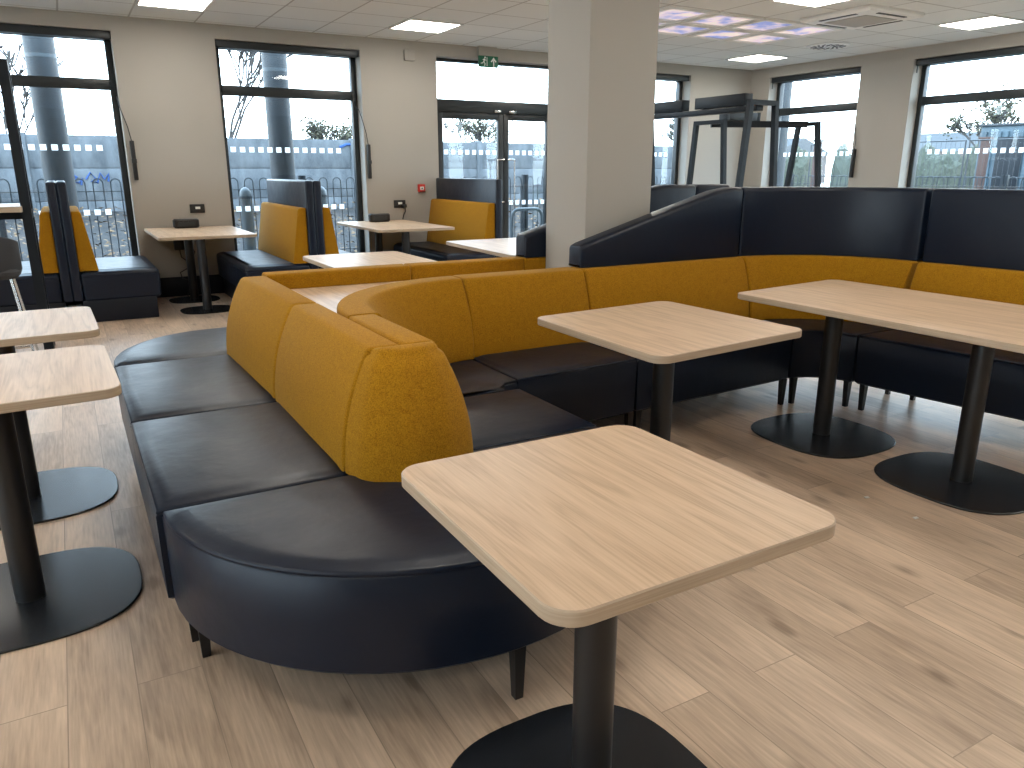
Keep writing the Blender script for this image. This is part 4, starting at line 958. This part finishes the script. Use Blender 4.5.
tree('small_tree', (34, 19.3, 0), 4.8, 'yellowing tree at right of the big right window', 52, leaf=M['leafy'], nl=5)
# building site beyond the side railings
def hoarding(y0, y1, x, label, ztop=2.0):
    o = empty('mesh_fence_panel', (x, (y0+y1)/2, GZ), label=label, cat='fence panel', group='temporary mesh fence panels')
    bm = bmesh.new(); add_tube(bm, [(x, y0, GZ), (x, y0, ztop), (x, y1, ztop), (x, y1, GZ)], 0.022, 8); add_tube(bm, [(x, y0, 1.15), (x, y1, 1.15)], 0.015, 6); out('panel_frame', bm, M['galv'], o)
    bm = bmesh.new(); n = int((y1-y0)/0.12)
    for k in range(1, n): add_tube(bm, [(x, y0+(y1-y0)*k/n, 0.1), (x, y0+(y1-y0)*k/n, ztop-0.02)], 0.004, 4)
    out('mesh_wires', bm, M['galv'], o, sharp=None)
    for yy in (y0, y1): out('foot_block', box_bm((x-0.25, yy-0.035, GZ-0.005), (x+0.25, yy+0.035, GZ+0.12), 0.02), M['rail'], o)
for k in range(3):
    hoarding(9.0+2.3*k, 11.2+2.3*k, 19.0, 'grey mesh site fence panel beyond side railings, ' + ['at the right of the big right window', 'at the left of the big right window', 'in the smaller right window'][k])
o = empty('shipping_container', (24, 11.8, GZ), label='pale blue site container at right of the big right window', cat='container')
bm = bmesh.new(); add_box(bm, (23, 9.2, GZ), (25.4, 13.3, 2.5), 0.02)
for k in range(20): add_box(bm, (22.96, 9.3+0.2*k, 0.15), (23.0, 9.4+0.2*k, 2.35), 0.0)
out('container_body', bm, M['bluepaint'], o)
out('container_roof', box_bm((22.95, 9.15, 2.5), (25.45, 13.35, 2.56), 0.01), M['galv'], o)
for y in (10.0, 12.4): out('door_panel', box_bm((22.93, y-0.35, 0.1), (22.955, y+0.35, 2.2), 0.01), M['bluemetal'], o)
for x, y, h_, lb in ((21.5, 12.25, 2.1, 'rusty brown post in front of pale blue container'), (20.5, 16.8, 2.15, 'rusty brown post seen in the smaller right window')):
    o = empty('site_post', (x, y, GZ), label=lb, cat='post', group='rusty brown site posts')
    out('post_shaft', box_bm((x-0.09, y-0.09, GZ), (x+0.09, y+0.09, h_), 0.01), M['brickred'], o)
    out('post_cap', box_bm((x-0.13, y-0.13, h_), (x+0.13, y+0.13, h_+0.06), 0.01), M['brickred'], o)
def house(x, y, wy, lb):
    o = empty('house', (x, y, 0), label=lb, cat='house', group='distant houses')
    out('house_wall', box_bm((x, y-wy/2, GZ), (x+8, y+wy/2, 2.7)), M['brick'], o)
    bm = bmesh.new(); a = ring(bm, [(x-0.4, y-wy/2-0.4, 2.7), (x+8.4, y-wy/2-0.4, 2.7), (x+4, y-wy/2-0.4, 4.3)]); b = ring(bm, [(x-0.4, y+wy/2+0.4, 2.7), (x+8.4, y+wy/2+0.4, 2.7), (x+4, y+wy/2+0.4, 4.3)])
    bridge(bm, a, b); bm.faces.new(a); bm.faces.new(b[::-1]); out('house_roof', bm, M['roof'], o, sharp=None)
    for k in (-0.3, 0.3):
        out('house_window', box_bm((x-0.03, y+wy*k-0.5, 1.0), (x+0.001, y+wy*k+0.5, 2.2)), M['bollard'], o)
house(62, 40, 11, 'low distant house seen left in the big right window')
house(62, 27, 11, 'low distant house seen centrally in the big right window')
house(60, 60, 11, 'low distant house seen in the smaller right window')
def hedge(x, y0, y1, h_, lb, seed):
    rnd = random.Random(seed); bm = bmesh.new(); c0 = (x, (y0+y1)/2, 0); ny, na = 60, 14; prev = None
    for j in range(ny+1):
        y = y0+(y1-y0)*j/ny; hh = h_*(0.82+0.18*math.sin(j*0.7+seed)*math.sin(j*0.23)+rnd.uniform(-0.05, 0.05))
        cur = ring(bm, [(x-1.1*math.cos(PI*k/(na-1))*(0.75+rnd.uniform(-0.08, 0.08)), y+rnd.uniform(-0.05, 0.05), GZ+hh*max(0.0, math.sin(PI*k/(na-1)))**0.45*(1+rnd.uniform(-0.05, 0.05))) for k in range(na)])
        if prev: bridge(bm, prev, cur, closed=False)
        else: bm.faces.new(cur)
        prev = cur
    bm.faces.new(prev)
    tag(out('hedge', bm, M['leaf'], sharp=None, origin=c0), lb, 'hedge')
hedge(40, 19, 31, 2.7, 'dull green hedge behind mesh fence in the big right window', 3)
hedge(40, 33, 45, 2.8, 'dull green hedge seen in the smaller right window', 4)
